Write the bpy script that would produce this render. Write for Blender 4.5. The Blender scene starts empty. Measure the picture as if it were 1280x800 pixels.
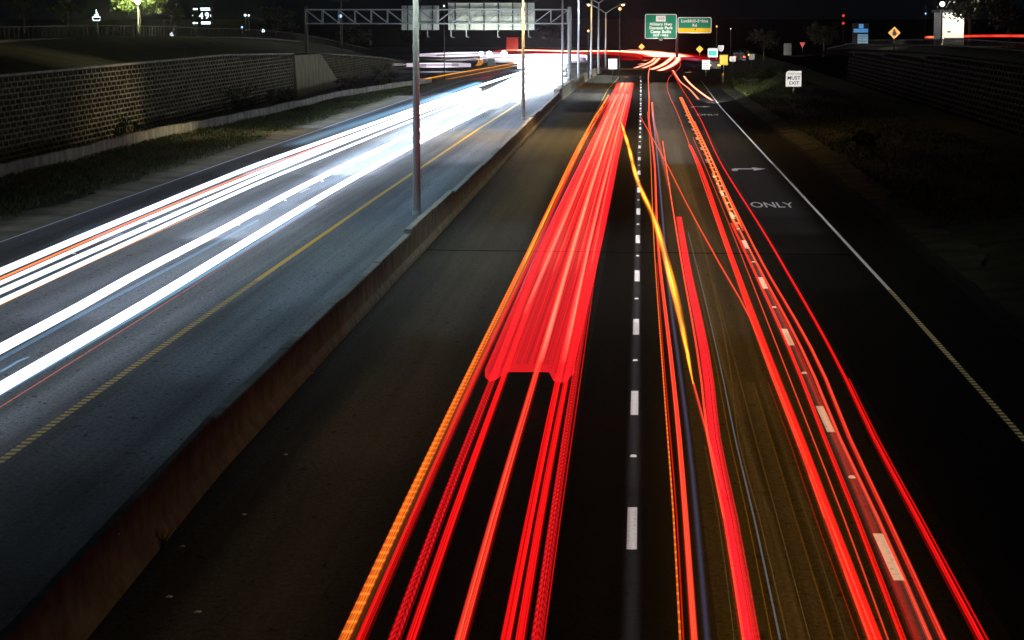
import bpy, bmesh, math, random
import numpy as np
from mathutils import Vector, Matrix

random.seed(7); rng = np.random.default_rng(7)
S = bpy.context.scene
COL = S.collection
R = math.radians

# ------------------------------------------------------------------ camera, sky, moon, exposure
FPX, PW, PH = 3120.0, 1280.0, 800.0
PITCH = math.atan(380 / FPX)
YAW = math.atan(161 / FPX * math.cos(PITCH))
CAM_Z = 7.61
cd = bpy.data.cameras.new('camera'); cam = bpy.data.objects.new('camera', cd); COL.objects.link(cam)
cam.location = (0, 0, CAM_Z); cam.rotation_euler = (math.pi / 2 - PITCH, 0, YAW)
cd.sensor_width = 36; cd.lens = FPX / PW * 36; cd.clip_start = 0.5; cd.clip_end = 9000
S.camera = cam

W = bpy.data.worlds.new('World'); S.world = W; W.use_nodes = True
nt = W.node_tree; bg = nt.nodes['Background']
sky = nt.nodes.new('ShaderNodeTexSky'); sky.sky_type = 'NISHITA'; sky.sun_disc = False
sky.sun_elevation = R(22); sky.sun_rotation = R(150); sky.altitude = 200
tint = nt.nodes.new('ShaderNodeVectorMath'); tint.operation = 'MULTIPLY'; tint.inputs[1].default_value = (.5, .85, 1.75)
nt.links.new(sky.outputs[0], tint.inputs[0]); nt.links.new(tint.outputs[0], bg.inputs[0]); bg.inputs[1].default_value = 0.00055
sl = bpy.data.lights.new('moon', 'SUN'); sl.energy = 0.006; sl.angle = R(0.5); sl.color = (0.75, 0.85, 1)
so = bpy.data.objects.new('moon', sl); COL.objects.link(so); so.rotation_euler = (R(68), 0, R(-150))

S.view_settings.view_transform = 'Standard'; S.view_settings.look = 'None'
S.view_settings.exposure = 0; S.view_settings.gamma = 1; S.view_settings.use_curve_mapping = False
S.cycles.transparent_max_bounces = 96
S.cycles.max_bounces = 4
S.cycles.sample_clamp_indirect = 3.0

cp, sp, cy, sy = math.cos(PITCH), math.sin(PITCH), math.cos(YAW), math.sin(YAW)
RV = Vector((cy, sy, 0)); UV_ = Vector((-sy * sp, cy * sp, cp)); FV = Vector((-sy * cp, cy * cp, -sp))

def at_z(px, py, z=0.0):
    """where the sight line of a photo pixel meets the level z"""
    d = RV * ((px - 640) / FPX) + UV_ * ((400 - py) / FPX) + FV
    t = (z - CAM_Z) / d.z
    return Vector((0, 0, CAM_Z)) + d * t

def at_y(px, py, Y):
    """the point of a sight line at distance Y along the road"""
    d = RV * ((px - 640) / FPX) + UV_ * ((400 - py) / FPX) + FV
    return Vector((0, 0, CAM_Z)) + d * (Y / d.y)

# ------------------------------------------------------------------ helpers
class MB:
    def __init__(s): s.v = []; s.f = []; s.m = []
    def add(s, vs, fs, mi=0):
        o = len(s.v); s.v += [tuple(v) for v in vs]
        s.f += [tuple(i + o for i in f) for f in fs]; s.m += [mi] * len(fs); return s
    def box(s, x0, x1, y0, y1, z0, z1, mi=0):
        return s.add([(x0,y0,z0),(x1,y0,z0),(x1,y1,z0),(x0,y1,z0),(x0,y0,z1),(x1,y0,z1),(x1,y1,z1),(x0,y1,z1)],
            [(0,3,2,1),(4,5,6,7),(0,1,5,4),(1,2,6,5),(2,3,7,6),(3,0,4,7)], mi)
    def beam(s, a, b, w, h, mi=0, up=(0, 0, 1)):
        a, b = Vector(a), Vector(b); d = (b - a).normalized(); up = Vector(up)
        if abs(d.dot(up)) > .99: up = Vector((0, 1, 0))
        r = d.cross(up).normalized() * w / 2; u = r.cross(d).normalized() * h / 2
        vs = [a-r-u, a+r-u, a+r+u, a-r+u, b-r-u, b+r-u, b+r+u, b-r+u]
        return s.add(vs, [(3,2,1,0),(4,5,6,7),(0,1,5,4),(1,2,6,5),(2,3,7,6),(3,0,4,7)], mi)
    def tube(s, path, rad, n=8, mi=0, cap=True):
        path = [Vector(p) for p in path]
        rad = rad if isinstance(rad, (list, tuple)) else [rad] * len(path)
        vs = []; fs = []
        for i, p in enumerate(path):
            d = (path[min(i+1, len(path)-1)] - path[max(i-1, 0)]).normalized()
            up = Vector((0, 0, 1)) if abs(d.z) < .95 else Vector((0, 1, 0))
            r = d.cross(up).normalized(); u = r.cross(d).normalized()
            for k in range(n):
                a = 2 * math.pi * k / n
                vs.append(p + r * math.cos(a) * rad[i] + u * math.sin(a) * rad[i])
        for i in range(len(path) - 1):
            for k in range(n):
                k2 = (k + 1) % n
                fs.append((i*n+k, i*n+k2, (i+1)*n+k2, (i+1)*n+k))
        if cap:
            fs.append(tuple(reversed(range(n)))); fs.append(tuple((len(path)-1)*n + k for k in range(n)))
        return s.add(vs, fs, mi)
    def prism(s, poly, y0, y1, mi=0):
        """polygon given in x,z extruded along y"""
        n = len(poly)
        vs = [(x, y0, z) for x, z in poly] + [(x, y1, z) for x, z in poly]
        fs = [tuple(range(n)), tuple(reversed(range(n, 2*n)))] + [(i, i+n, (i+1) % n + n, (i+1) % n) for i in range(n)]
        return s.add(vs, fs, mi)
    def ball(s, c, r, mi=0, n=10, m=6, sz=1.0):
        c = Vector(c); vs = []; fs = []
        for i in range(m + 1):
            th = math.pi * i / m
            for k in range(n):
                a = 2 * math.pi * k / n
                vs.append(c + Vector((math.sin(th)*math.cos(a)*r, math.sin(th)*math.sin(a)*r, math.cos(th)*r*sz)))
        for i in range(m):
            for k in range(n):
                k2 = (k+1) % n; fs.append((i*n+k, (i+1)*n+k, (i+1)*n+k2, i*n+k2))
        return s.add(vs, fs, mi)
    def build(s, name, mats, parent=None, bevel=0, smooth=False, loc=None):
        me = bpy.data.meshes.new(name); me.from_pydata(s.v, [], s.f); me.validate()
        mats = mats if isinstance(mats, (list, tuple)) else [mats]
        for m in mats: me.materials.append(m)
        if len(mats) > 1 and len(s.m) == len(me.polygons):
            me.polygons.foreach_set('material_index', s.m)
        bm = bmesh.new(); bm.from_mesh(me); bmesh.ops.recalc_face_normals(bm, faces=bm.faces)
        if bevel:
            ed = [e for e in bm.edges if len(e.link_faces) == 2 and e.calc_face_angle() > .6]
            bmesh.ops.bevel(bm, geom=ed, offset=bevel, segments=2, affect='EDGES', clamp_overlap=True)
        bm.to_mesh(me); bm.free()
        if smooth:
            for p in me.polygons: p.use_smooth = True
        o = bpy.data.objects.new(name, me); COL.objects.link(o)
        if parent:
            o.parent = parent
            o.matrix_parent_inverse = Matrix.Identity(4) if loc is None else parent.matrix_basis.inverted()
        return o

def tag(o, label=None, cat=None, group=None, kind=None):
    if label: o['label'] = label
    if cat: o['category'] = cat
    if group: o['group'] = group
    if kind: o['kind'] = kind
    return o

def thing(name, label, cat, loc=(0, 0, 0), rz=0, group=None):
    o = bpy.data.objects.new(name, None); COL.objects.link(o); o.empty_display_size = .3
    o.location = loc; o.rotation_euler = (0, 0, rz)
    return tag(o, label, cat, group)

def copy_tree(o, parent=None):
    c = o.copy(); COL.objects.link(c); c.parent = parent
    for ch in list(o.children): copy_tree(ch, c)
    return c

def text_mesh(name, body, size, mat, parent, loc, rot, sx=1.0, sy=1.0, depth=.004, spacing=1.0, bold=.012):
    cu = bpy.data.curves.new(name, 'FONT'); cu.body = body; cu.size = size; cu.align_x = 'CENTER'; cu.align_y = 'CENTER'
    cu.extrude = depth; cu.space_character = spacing; cu.offset = size * bold
    t = bpy.data.objects.new(name, cu); COL.objects.link(t)
    bpy.context.view_layer.update()
    me = bpy.data.meshes.new_from_object(t.evaluated_get(bpy.context.evaluated_depsgraph_get()))
    bpy.data.objects.remove(t); bpy.data.curves.remove(cu)
    o = bpy.data.objects.new(name, me); COL.objects.link(o); me.materials.clear(); me.materials.append(mat)
    if parent: o.parent = parent
    o.location = loc; o.rotation_euler = rot; o.scale = (sx, sy, 1)
    return o

# ------------------------------------------------------------------ materials
def nodes(m):
    m.use_nodes = True; t = m.node_tree
    return t, t.nodes, t.links

def mat(name, col, rough=.7, var=.25, scale=8.0, metal=0.0, bump=0.0, spec=.3, stretch=(1, 1, 1), col2=None):
    m = bpy.data.materials.new(name); t, n, l = nodes(m); b = n['Principled BSDF']
    tc = n.new('ShaderNodeTexCoord'); mp = n.new('ShaderNodeMapping'); mp.inputs['Scale'].default_value = stretch
    nz = n.new('ShaderNodeTexNoise'); nz.inputs['Scale'].default_value = scale; nz.inputs['Detail'].default_value = 6
    l.new(tc.outputs['Object'], mp.inputs[0]); l.new(mp.outputs[0], nz.inputs['Vector'])
    rp = n.new('ShaderNodeValToRGB'); rp.color_ramp.elements[0].position = .3; rp.color_ramp.elements[1].position = .7
    c2 = col2 or tuple(c * (1 - var) for c in col)
    rp.color_ramp.elements[0].color = (*c2, 1)
    rp.color_ramp.elements[1].color = (*(min(1, c * (1 + var * .6)) for c in col), 1)
    l.new(nz.outputs[0], rp.inputs[0]); l.new(rp.outputs[0], b.inputs['Base Color'])
    b.inputs['Roughness'].default_value = rough; b.inputs['Metallic'].default_value = metal
    b.inputs['Specular IOR Level'].default_value = spec
    if bump:
        bp = n.new('ShaderNodeBump'); bp.inputs['Strength'].default_value = bump; bp.inputs['Distance'].default_value = .03
        l.new(nz.outputs[0], bp.inputs['Height']); l.new(bp.outputs[0], b.inputs['Normal'])
    return m

def lamp_mat(name, col, strength):
    m = bpy.data.materials.new(name); t, n, l = nodes(m); b = n['Principled BSDF']
    b.inputs['Base Color'].default_value = (.6, .6, .6, 1)
    b.inputs['Emission Color'].default_value = (*col, 1); b.inputs['Emission Strength'].default_value = strength
    return m

def asphalt(name, base, tint=(1, 1, 1)):
    m = bpy.data.materials.new(name); t, n, l = nodes(m); b = n['Principled BSDF']
    g = n.new('ShaderNodeNewGeometry')
    def noise(sc, st=(1, 1, 1), det=5, rg=.6):
        mp = n.new('ShaderNodeMapping'); mp.inputs['Scale'].default_value = st
        z = n.new('ShaderNodeTexNoise'); z.inputs['Scale'].default_value = sc; z.inputs['Detail'].default_value = det
        z.inputs['Roughness'].default_value = rg
        l.new(g.outputs['Position'], mp.inputs[0]); l.new(mp.outputs[0], z.inputs['Vector']); return z.outputs[0]
    def mr(s, a, b_, lo, hi):
        x = n.new('ShaderNodeMapRange'); x.inputs[1].default_value = a; x.inputs[2].default_value = b_
        x.inputs[3].default_value = lo; x.inputs[4].default_value = hi; l.new(s, x.inputs[0]); return x.outputs[0]
    def mul(a, c):
        x = n.new('ShaderNodeMath'); x.operation = 'MULTIPLY'; l.new(a, x.inputs[0]); l.new(c, x.inputs[1]); return x.outputs[0]
    grit = mr(noise(13, (1, .5, 1), 10, .85), .37, .63, .25, 1.75)
    lanes = mr(noise(1.1, (1, .012, 1), 4), .3, .7, .5, 1.5)          # tyre polish running along the road
    patch = mr(noise(.16, (1, .35, 1), 6), .3, .7, .75, 1.25)
    spots = mr(noise(3.6, (1.2, .6, 1), 2), .64, .68, 1.0, .25)           # oil drips
    crack = mr(noise(.5, (.25, 9, 1), 3), .70, .715, 1.0, .8)
    f = mul(mul(mul(mul(grit, lanes), patch), spots), crack)
    mx = n.new('ShaderNodeVectorMath'); mx.operation = 'SCALE'; mx.inputs[0].default_value = tuple(base * c for c in tint)
    l.new(f, mx.inputs['Scale']); l.new(mx.outputs[0], b.inputs['Base Color'])
    b.inputs['Roughness'].default_value = .82; b.inputs['Specular IOR Level'].default_value = .25
    bp = n.new('ShaderNodeBump'); bp.inputs['Strength'].default_value = .35; bp.inputs['Distance'].default_value = .02
    l.new(grit, bp.inputs['Height']); l.new(bp.outputs[0], b.inputs['Normal'])
    return m

def paint(name, col, wear=.45, stripe=False):
    """road paint worn by traffic; stripe: broken by the rumble grooves under it"""
    m = bpy.data.materials.new(name); t, n, l = nodes(m); b = n['Principled BSDF']
    g = n.new('ShaderNodeNewGeometry')
    z = n.new('ShaderNodeTexNoise'); z.inputs['Scale'].default_value = 9; z.inputs['Detail'].default_value = 8; z.inputs['Roughness'].default_value = .8
    l.new(g.outputs['Position'], z.inputs['Vector'])
    rp = n.new('ShaderNodeValToRGB'); rp.color_ramp.elements[0].position = wear - .12; rp.color_ramp.elements[1].position = wear + .06
    rp.color_ramp.elements[0].color = (.05, .05, .05, 1); rp.color_ramp.elements[1].color = (*col, 1)
    l.new(z.outputs[0], rp.inputs[0]); out = rp.outputs[0]
    if stripe:
        sx = n.new('ShaderNodeSeparateXYZ'); l.new(g.outputs['Position'], sx.inputs[0])
        a = n.new('ShaderNodeMath'); a.operation = 'MULTIPLY'; a.inputs[1].default_value = 2.6; l.new(sx.outputs['Y'], a.inputs[0])
        fr = n.new('ShaderNodeMath'); fr.operation = 'FRACT'; l.new(a.outputs[0], fr.inputs[0])
        gt = n.new('ShaderNodeMath'); gt.operation = 'GREATER_THAN'; gt.inputs[1].default_value = .48; l.new(fr.outputs[0], gt.inputs[0])
        mx = n.new('ShaderNodeMix'); mx.data_type = 'RGBA'; mx.inputs[6].default_value = (.035, .033, .03, 1)
        l.new(gt.outputs[0], mx.inputs[0]); l.new(out, mx.inputs[7]); out = mx.outputs[2]
    l.new(out, b.inputs['Base Color']); b.inputs['Roughness'].default_value = .6
    return m

TRAIL_MATS = {}
def trail_mat(key):
    """light left by a lamp: adds to what lies behind it, never hides it"""
    if key in TRAIL_MATS: return TRAIL_MATS[key]
    core, edge, pattern, soft = {
        'white':  ((.82, .9, 1.0), (.66, .8, 1.0), 'plain', .16),
        'glare':  ((1.0, .95, 1.0), (.9, .75, .95), 'plain', .5),
        'blue':   ((.3, .66, 1.0), (.12, .5, 1.0), 'plain', .5),
        'violet': ((.36, .36, .75), (.3, .3, .6), 'plain', .5),
        'orange': ((1.0, .27, .02), (.9, .1, .01), 'ribs', .22),
        'amber':  ((1.0, .46, .01), (1.0, .3, .0), 'streak', .25),
        'yellow': ((1.0, .6, .08), (1.0, .22, .005), 'beads', .49),
        'red':    ((1.0, .01, .008), (.85, .003, .005), 'streak', .22),
        'hot':    ((1.0, .13, .05), (1.0, .012, .012), 'streak', .3),
        'pink':   ((1.0, .004, .022), (1.0, .003, .02), 'streak', .2),
        'led':    ((1.0, .012, .015), (.9, .006, .01), 'led', .15),
        'ladder': ((1.0, .2, .05), (1.0, .05, .01), 'ladder', .2),
        'salmon': ((1.0, .3, .17), (1.0, .1, .06), 'streak', .35),
        'fire':   ((1.0, .36, .2), (1.0, .02, .012), 'plain', .42),
        'dim':    ((.75, .42, .16), (.6, .3, .08), 'streak', .4),
        'sheet':  ((1.0, .012, .02), (1.0, .012, .02), 'sheet', .02),
    }[key]
    m = bpy.data.materials.new('light ' + key); t, n, l = nodes(m); n.clear()
    out = n.new('ShaderNodeOutputMaterial'); add = n.new('ShaderNodeAddShader'); tr = n.new('ShaderNodeBsdfTransparent')
    em = n.new('ShaderNodeEmission'); l.new(em.outputs[0], add.inputs[0]); l.new(tr.outputs[0], add.inputs[1]); l.new(add.outputs[0], out.inputs[0])
    uv = n.new('ShaderNodeUVMap'); uv.uv_map = 'UVMap'; sx = n.new('ShaderNodeSeparateXYZ'); l.new(uv.outputs[0], sx.inputs[0])
    oi = n.new('ShaderNodeObjectInfo'); at = n.new('ShaderNodeAttribute'); at.attribute_name = 'gain'
    def M(op, a, b=None, c=None):
        x = n.new('ShaderNodeMath'); x.operation = op
        for i, v in enumerate((a, b, c)):
            if v is None: continue
            if isinstance(v, (int, float)): x.inputs[i].default_value = v
            else: l.new(v, x.inputs[i])
        return x.outputs[0]
    def MR(s, a, b_, lo, hi, smooth=False):
        x = n.new('ShaderNodeMapRange'); x.interpolation_type = 'SMOOTHSTEP' if smooth else 'LINEAR'
        for i, v in zip((1, 2, 3, 4), (a, b_, lo, hi)): x.inputs[i].default_value = v
        l.new(s, x.inputs[0]); return x.outputs[0]
    U, V = sx.outputs['X'], sx.outputs['Y']
    d = M('MULTIPLY', M('ABSOLUTE', M('SUBTRACT', U, .5)), 2.0)         # 0 on the axis, 1 on the edge
    prof = MR(d, 1 - soft * 2, 1.0, 1.0, 0.0, True) if soft < .5 else MR(d, 0, 1, 1, 0, True)
    cb = n.new('ShaderNodeCombineXYZ')
    l.new(M('ADD', M('MULTIPLY', U, 9.0 if pattern != 'sheet' else 22), M('MULTIPLY', oi.outputs['Random'], 37.0)), cb.inputs[0])
    l.new(M('MULTIPLY', V, .018 if pattern != 'sheet' else .006), cb.inputs[1])
    nz = n.new('ShaderNodeTexNoise'); nz.inputs['Scale'].default_value = 1; nz.inputs['Detail'].default_value = 4; nz.inputs['Roughness'].default_value = .65
    l.new(cb.outputs[0], nz.inputs['Vector']); N = nz.outputs[0]
    hot = MR(N, .42, .66, 0, 1)
    f = prof
    if pattern in ('streak', 'ribs', 'beads', 'led'):
        f = M('MULTIPLY', f, MR(N, .32, .62, .12, 1.5))
    if pattern == 'sheet':
        f = M('MULTIPLY', f, MR(N, .3, .7, .35, 1.6))
    if pattern == 'ribs':
        k = M('FRACT', M('MULTIPLY', V, 1 / .46)); f = M('MULTIPLY', f, MR(M('ABSOLUTE', M('SUBTRACT', k, .5)), .3, .46, .75, 1.6))
    if pattern == 'beads':
        k = M('SINE', M('MULTIPLY', V, .42)); f = M('MULTIPLY', f, MR(k, -1, 1, .5, 1.5))
    if pattern == 'led':                                                # dots left by a pulsed lamp with two rows of diodes
        row = M('ABSOLUTE', M('SUBTRACT', M('FLOOR', M('MULTIPLY', U, 7.0)), 3.0)); sh = M('ADD', M('MULTIPLY', row, .3), M('MULTIPLY', N, 2.6))
        k = M('FRACT', M('ADD', M('MULTIPLY', V, 1 / .33), sh)); f = M('MULTIPLY', f, MR(M('ABSOLUTE', M('SUBTRACT', k, .5)), .1, .4, .42, 1.2))
    if pattern == 'ladder':
        k = M('FRACT', M('MULTIPLY', V, 1 / 3.05)); rung = MR(M('ABSOLUTE', M('SUBTRACT', k, .5)), .38, .44, .0, 1.0)
        rail = MR(d, .35, .6, 0.05, 1.0, True); f = M('MULTIPLY', MR(d, .85, 1, 1, 0, True), M('MAXIMUM', rail, rung))
    mx = n.new('ShaderNodeMix'); mx.data_type = 'RGBA'; mx.inputs[6].default_value = (*edge, 1); mx.inputs[7].default_value = (*core, 1)
    cf = M('MULTIPLY', prof, hot) if pattern in ('streak', 'ribs', 'led', 'beads') else prof
    l.new(cf, mx.inputs[0]); l.new(mx.outputs[2], em.inputs['Color'])
    g_ = M('MULTIPLY', f, at.outputs['Fac'])
    if key not in ('white', 'blue', 'violet', 'glare'):                          # tail lamps throw their light up and back, not down through their housing
        ge = n.new('ShaderNodeNewGeometry'); g_ = M('MULTIPLY', g_, M('SUBTRACT', 1.0, ge.outputs['Backfacing']))
    l.new(g_, em.inputs['Strength'])
    TRAIL_MATS[key] = m
    return m

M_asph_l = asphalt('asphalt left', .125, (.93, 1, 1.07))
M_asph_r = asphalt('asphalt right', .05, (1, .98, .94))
M_joint = mat('joint sealant', (.006, .006, .006), 1.0, .1, 4, spec=0)
M_asph_darkened = asphalt('fresh asphalt darkened as shade', .016, (1, .95, .93))  # newer dark asphalt, deepened so road round the lamp-lit paint stays shaded
M_shoulder = asphalt('asphalt shoulder', .05, (1, .97, .92))
M_white = paint('white road paint', (.75, .75, .75), .41)
M_yellow = paint('yellow road paint', (.62, .36, .03), .38)
M_yrumble = paint('yellow rumble paint', (.62, .36, .03), .36, True)
M_wrumble = paint('white rumble paint', (.7, .68, .6), .36, True)
M_conc = mat('concrete', (.34, .31, .26), .9, .4, 2.2, stretch=(1, 1, 1), col2=(.22, .2, .165))
M_conc_dirty = mat('weathered concrete', (.22, .21, .19), .9, .6, 1.2, bump=.3, stretch=(1, 1, .35))
M_block = mat('wall block', (.11, .094, .056), .9, .55, .9, bump=.3)
M_block_dark = mat('wall block darkened as unlit', (.007, .006, .005), .95, .4, 2.2, bump=.3)  # near-black copy of the block colour paints in the unlit side
M_endwall = mat('stained wall panel', (.16, .14, .085), .9, .55, 1.1, bump=.2, stretch=(1, 1, .4))
M_worn = paint('worn lane paint', (.3, .3, .3), .5)
M_recess = mat('shade-dark soil in the wall pockets', (.02, .018, .012), .95, .4, 3)  # soil colour darkened to put shade into the pockets
M_ground = mat('dry ground', (.06, .065, .035), .95, .5, .35, col2=(.03, .035, .018))
M_verge = mat('verge soil', (.09, .085, .05), .95, .5, .6, col2=(.035, .05, .018))
M_dust = mat('dusty verge edge', (.13, .115, .075), .95, .6, .5, col2=(.05, .05, .03))
M_galv = mat('galvanised steel', (.33, .36, .37), .6, .15, 6)
M_dark = mat('dark steel', (.05, .05, .05), .6, .2, 6, metal=.3)
M_pole = mat('galvanised pole lightened as lit', (.6, .64, .67), .55, .1, 6, metal=.2)  # galvanised colour lightened to stand in for light falling on the poles
M_fence = mat('dark fence steel', (.07, .06, .05), .8, .3, 6)  # dark brownish grey for rails and pickets
M_alu = mat('sign back aluminium', (.62, .64, .58), .55, .12, 1.2)
M_wood = mat('sign post', (.16, .14, .1), .8, .2, 9)
M_green = mat('green sheeting', (.0, .22, .12), .45, .06, 3)
M_signwhite = mat('white sheeting', (.8, .8, .78), .5, .04, 3)
M_signyellow = mat('yellow sheeting', (.8, .52, .0), .45, .05, 3)
M_signorange = mat('orange sheeting', (.85, .3, .02), .45, .05, 3)
M_teal = mat('teal sheeting', (.02, .5, .45), .45, .05, 3)
M_red = mat('red sheeting', (.6, .03, .02), .45, .05, 3)
M_black = mat('black lettering', (.012, .012, .012), .6, .1, 4)
M_grey = mat('grey lettering', (.3, .3, .3), .6, .1, 4)
M_bark = mat('bark', (.1, .075, .05), .9, .3, 7)
def leafmat(name, a, b):
    m = mat(name, a, .7, .3, .9, col2=b); return m
M_leaf = leafmat('leaves', (.075, .1, .03), (.035, .055, .015))
M_leaf2 = leafmat('dry leaves', (.035, .04, .016), (.015, .02, .008))
M_grass = leafmat('grass', (.075, .12, .025), (.06, .065, .02))
M_bldg = mat('white building wall', (.75, .77, .7), .8, .1, .5)
M_roof = mat('dark roof', (.05, .05, .06), .8, .2, 1)
M_glass = mat('dark window', (.02, .025, .03), .15, .1, 1)
M_trailer = mat('red trailer paint', (.16, .035, .035), .5, .2, 2)
L_white = lamp_mat('white lamp', (.85, .93, 1), 30)
L_warm = lamp_mat('sodium lamp', (1, .55, .15), 25)
L_sign = lamp_mat('lit white letters', (.75, .9, 1), 2.2)
L_blue = lamp_mat('lit blue panel', (.02, .3, .7), .6)
L_pale = lamp_mat('lit pale panel', (.25, .55, .75), .35)
L_redbeacon = lamp_mat('red beacon', (1, .04, .02), .9)
L_yellow = lamp_mat('amber lamp', (1, .5, .02), 5)

# ------------------------------------------------------------------ lamps of the place and added lights
def spot(name, loc, aim, energy, col, size=100, blend=.6, rad=.15):
    d = bpy.data.lights.new(name, 'SPOT'); d.energy = energy; d.color = col; d.spot_size = R(size); d.spot_blend = blend; d.shadow_soft_size = rad
    o = bpy.data.objects.new(name, d); COL.objects.link(o); o.location = loc
    o.rotation_euler = (Vector(aim) - Vector(loc)).to_track_quat('-Z', 'Y').to_euler(); return o
def strip_light(name, x, y0, y1, z, w, energy_per_m, col, spread=150):
    d = bpy.data.lights.new(name, 'AREA'); d.shape = 'RECTANGLE'; d.size = w; d.size_y = y1 - y0
    d.energy = energy_per_m * (y1 - y0); d.color = col; d.spread = R(spread)
    o = bpy.data.objects.new(name, d); COL.objects.link(o); o.location = (x, (y0 + y1) / 2, z); return o

# ------------------------------------------------------------------ ground and roads
def sheet(name, poly, z, m, kind='structure'):
    b = MB(); b.add([(x, y, z) for x, y in poly], [tuple(range(len(poly)))])
    return tag(b.build(name, m), kind=kind)

sheet('ground', [(-3000, -200), (3000, -200), (3000, 6000), (-3000, 6000)], -.06, M_ground)
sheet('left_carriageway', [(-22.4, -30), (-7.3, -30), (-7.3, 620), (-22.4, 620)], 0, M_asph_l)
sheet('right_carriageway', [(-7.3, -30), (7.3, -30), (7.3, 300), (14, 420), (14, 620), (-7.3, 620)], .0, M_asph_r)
sheet('right_shoulder', [(7.3, -30), (10.3, -30), (9.9, 150), (9.0, 260), (12, 360), (14, 420), (7.3, 300)], -.004, M_shoulder)
sheet('darkened_strip', [(-1.15, 20), (1.0, 20), (.85, 330), (-.85, 330)], .0015, M_asph_darkened)  # dark tar band, its colour also shading the road round the dashes
sheet('exit_lane', [(4.6, 20), (9.0, 20), (9.0, 260), (4.4, 260)], .0015, M_asph_darkened)
sheet('far_road', [(-110, 330), (-22.4, 300), (-22.4, 620), (-110, 620)], -.01, M_asph_l)

def strip_marking(name, pts, w, m, z=.004, kind='structure'):
    b = MB(); vs = []; fs = []
    P = [Vector((p[0], p[1], 0)) for p in pts]
    for i, p in enumerate(P):
        d = (P[min(i+1, len(P)-1)] - P[max(i-1, 0)]).normalized(); r = Vector((d.y, -d.x, 0)) * w / 2
        vs += [(p.x - r.x, p.y - r.y, z), (p.x + r.x, p.y + r.y, z)]
    fs = [(2*i, 2*i+1, 2*i+3, 2*i+2) for i in range(len(P) - 1)]
    b.add(vs, fs); return tag(b.build(name, m), kind=kind)
def gpts(l): return [at_z(x, y) for x, y in l]

def lerp_line(x0, y0, x1, y1, n): return [(x0 + (x1-x0)*i/n, y0 + (y1-y0)*i/n) for i in range(n+1)]
yl = gpts([(0, 577), (160, 463), (322, 350), (472, 246), (600, 160), (660, 122)])
strip_marking('yellow_edge_line', [(yl[0].x, 20)] + [(p.x, p.y) for p in yl[:3]], .17, M_yrumble)
strip_marking('yellow_edge_line', [(p.x, p.y) for p in yl[2:]] + [(-11.6, 300), (-13, 360)], .17, M_yellow)
strip_marking('left_white_line', [(-21.6, 30), (-21.7, 140), (-21.4, 230), (-21, 300)], .07, M_white)
strip_marking('right_white_line', [(6.95, 20), (7.0, 70)], .13, M_wrumble)
strip_marking('right_white_line', [(7.0, 70), (6.9, 120), (6.75, 210), (7.2, 300)], .11, M_white)
strip_marking('yellow_edge_line', [(-3.5, 20), (-3.5, 200), (-3.4, 260), (-2.6, 320)], .1, M_yellow)
strip_marking('road_joint', [(-7.0, 81.2), (7.0, 80.2)], .22, M_joint, .003)
def dashes(px_y, xs, n, per=12.19, ln=3.1, m=None):
    y0 = at_z(793, px_y).y
    b = MB(); r = MB()
    for i in range(n):
        y = y0 + per * i
        X = xs(y)
        b.add([(X-.075, y, .004), (X+.075, y, .004), (X+.075, y+ln, .004), (X-.075, y+ln, .004)], [(0, 1, 2, 3)])
        ym = y + ln + (per - ln) / 2
        r.add([(X-.06, ym-.07, 0), (X+.06, ym-.07, 0), (X+.06, ym+.07, 0), (X-.06, ym+.07, 0),
               (X-.04, ym-.03, .03), (X+.04, ym-.03, .03), (X+.04, ym+.03, .03), (X-.04, ym+.03, .03)],
              [(4,5,6,7),(0,1,5,4),(1,2,6,5),(2,3,7,6),(3,0,4,7)])
    tag(b.build('lane_dashes', m or M_white), kind='structure')
    tag(r.build('lane_studs', M_signwhite), kind='structure')
dashes(687 , lambda y: -.08 + .0006 * (y - 40), 22)
dashes(722, lambda y: 3.55, 14)
dashes(705, lambda y: -14.7, 22, m=M_worn); dashes(690, lambda y: -18.2, 22, m=M_worn)

# words and arrows painted on the exit lane
def pave_text(body, xc, yc, w, ln):
    o = text_mesh('painted_word', body, 1.0, M_white, None, (xc, yc, .004), (0, 0, 0), depth=0)
    dx = max(v.co.x for v in o.data.vertices) - min(v.co.x for v in o.data.vertices)
    dy = max(v.co.y for v in o.data.vertices) - min(v.co.y for v in o.data.vertices)
    o.scale = (w / dx, ln / dy, 1); tag(o, kind='structure')
def pave_arrow(xc, yc, w, ln):
    pts = [(-.5,-.5),(-.36,-.5),(-.3,-.05),(.12,-.02),(.12,-.42),(.5,.12),(.12,.5),(.12,.22),(-.4,.2),(-.5,.0)]
    b = MB(); b.add([(xc + x*w, yc + y*ln, .004) for x, y in pts], [tuple(range(len(pts)))])
    tag(b.build('turn_arrow', M_white), kind='structure')
p = at_z(965, 256.5); pave_text('ONLY', p.x, p.y, 1.75, 2.9)
p = at_z(936, 211.5); pave_arrow(p.x, p.y, 1.75, 3.0)
p = at_z(885, 143.5); pave_text('ONLY', p.x, p.y, 1.75, 3.0)
p = at_z(876, 133.5); pave_arrow(p.x, p.y, 1.75, 3.0)

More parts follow.
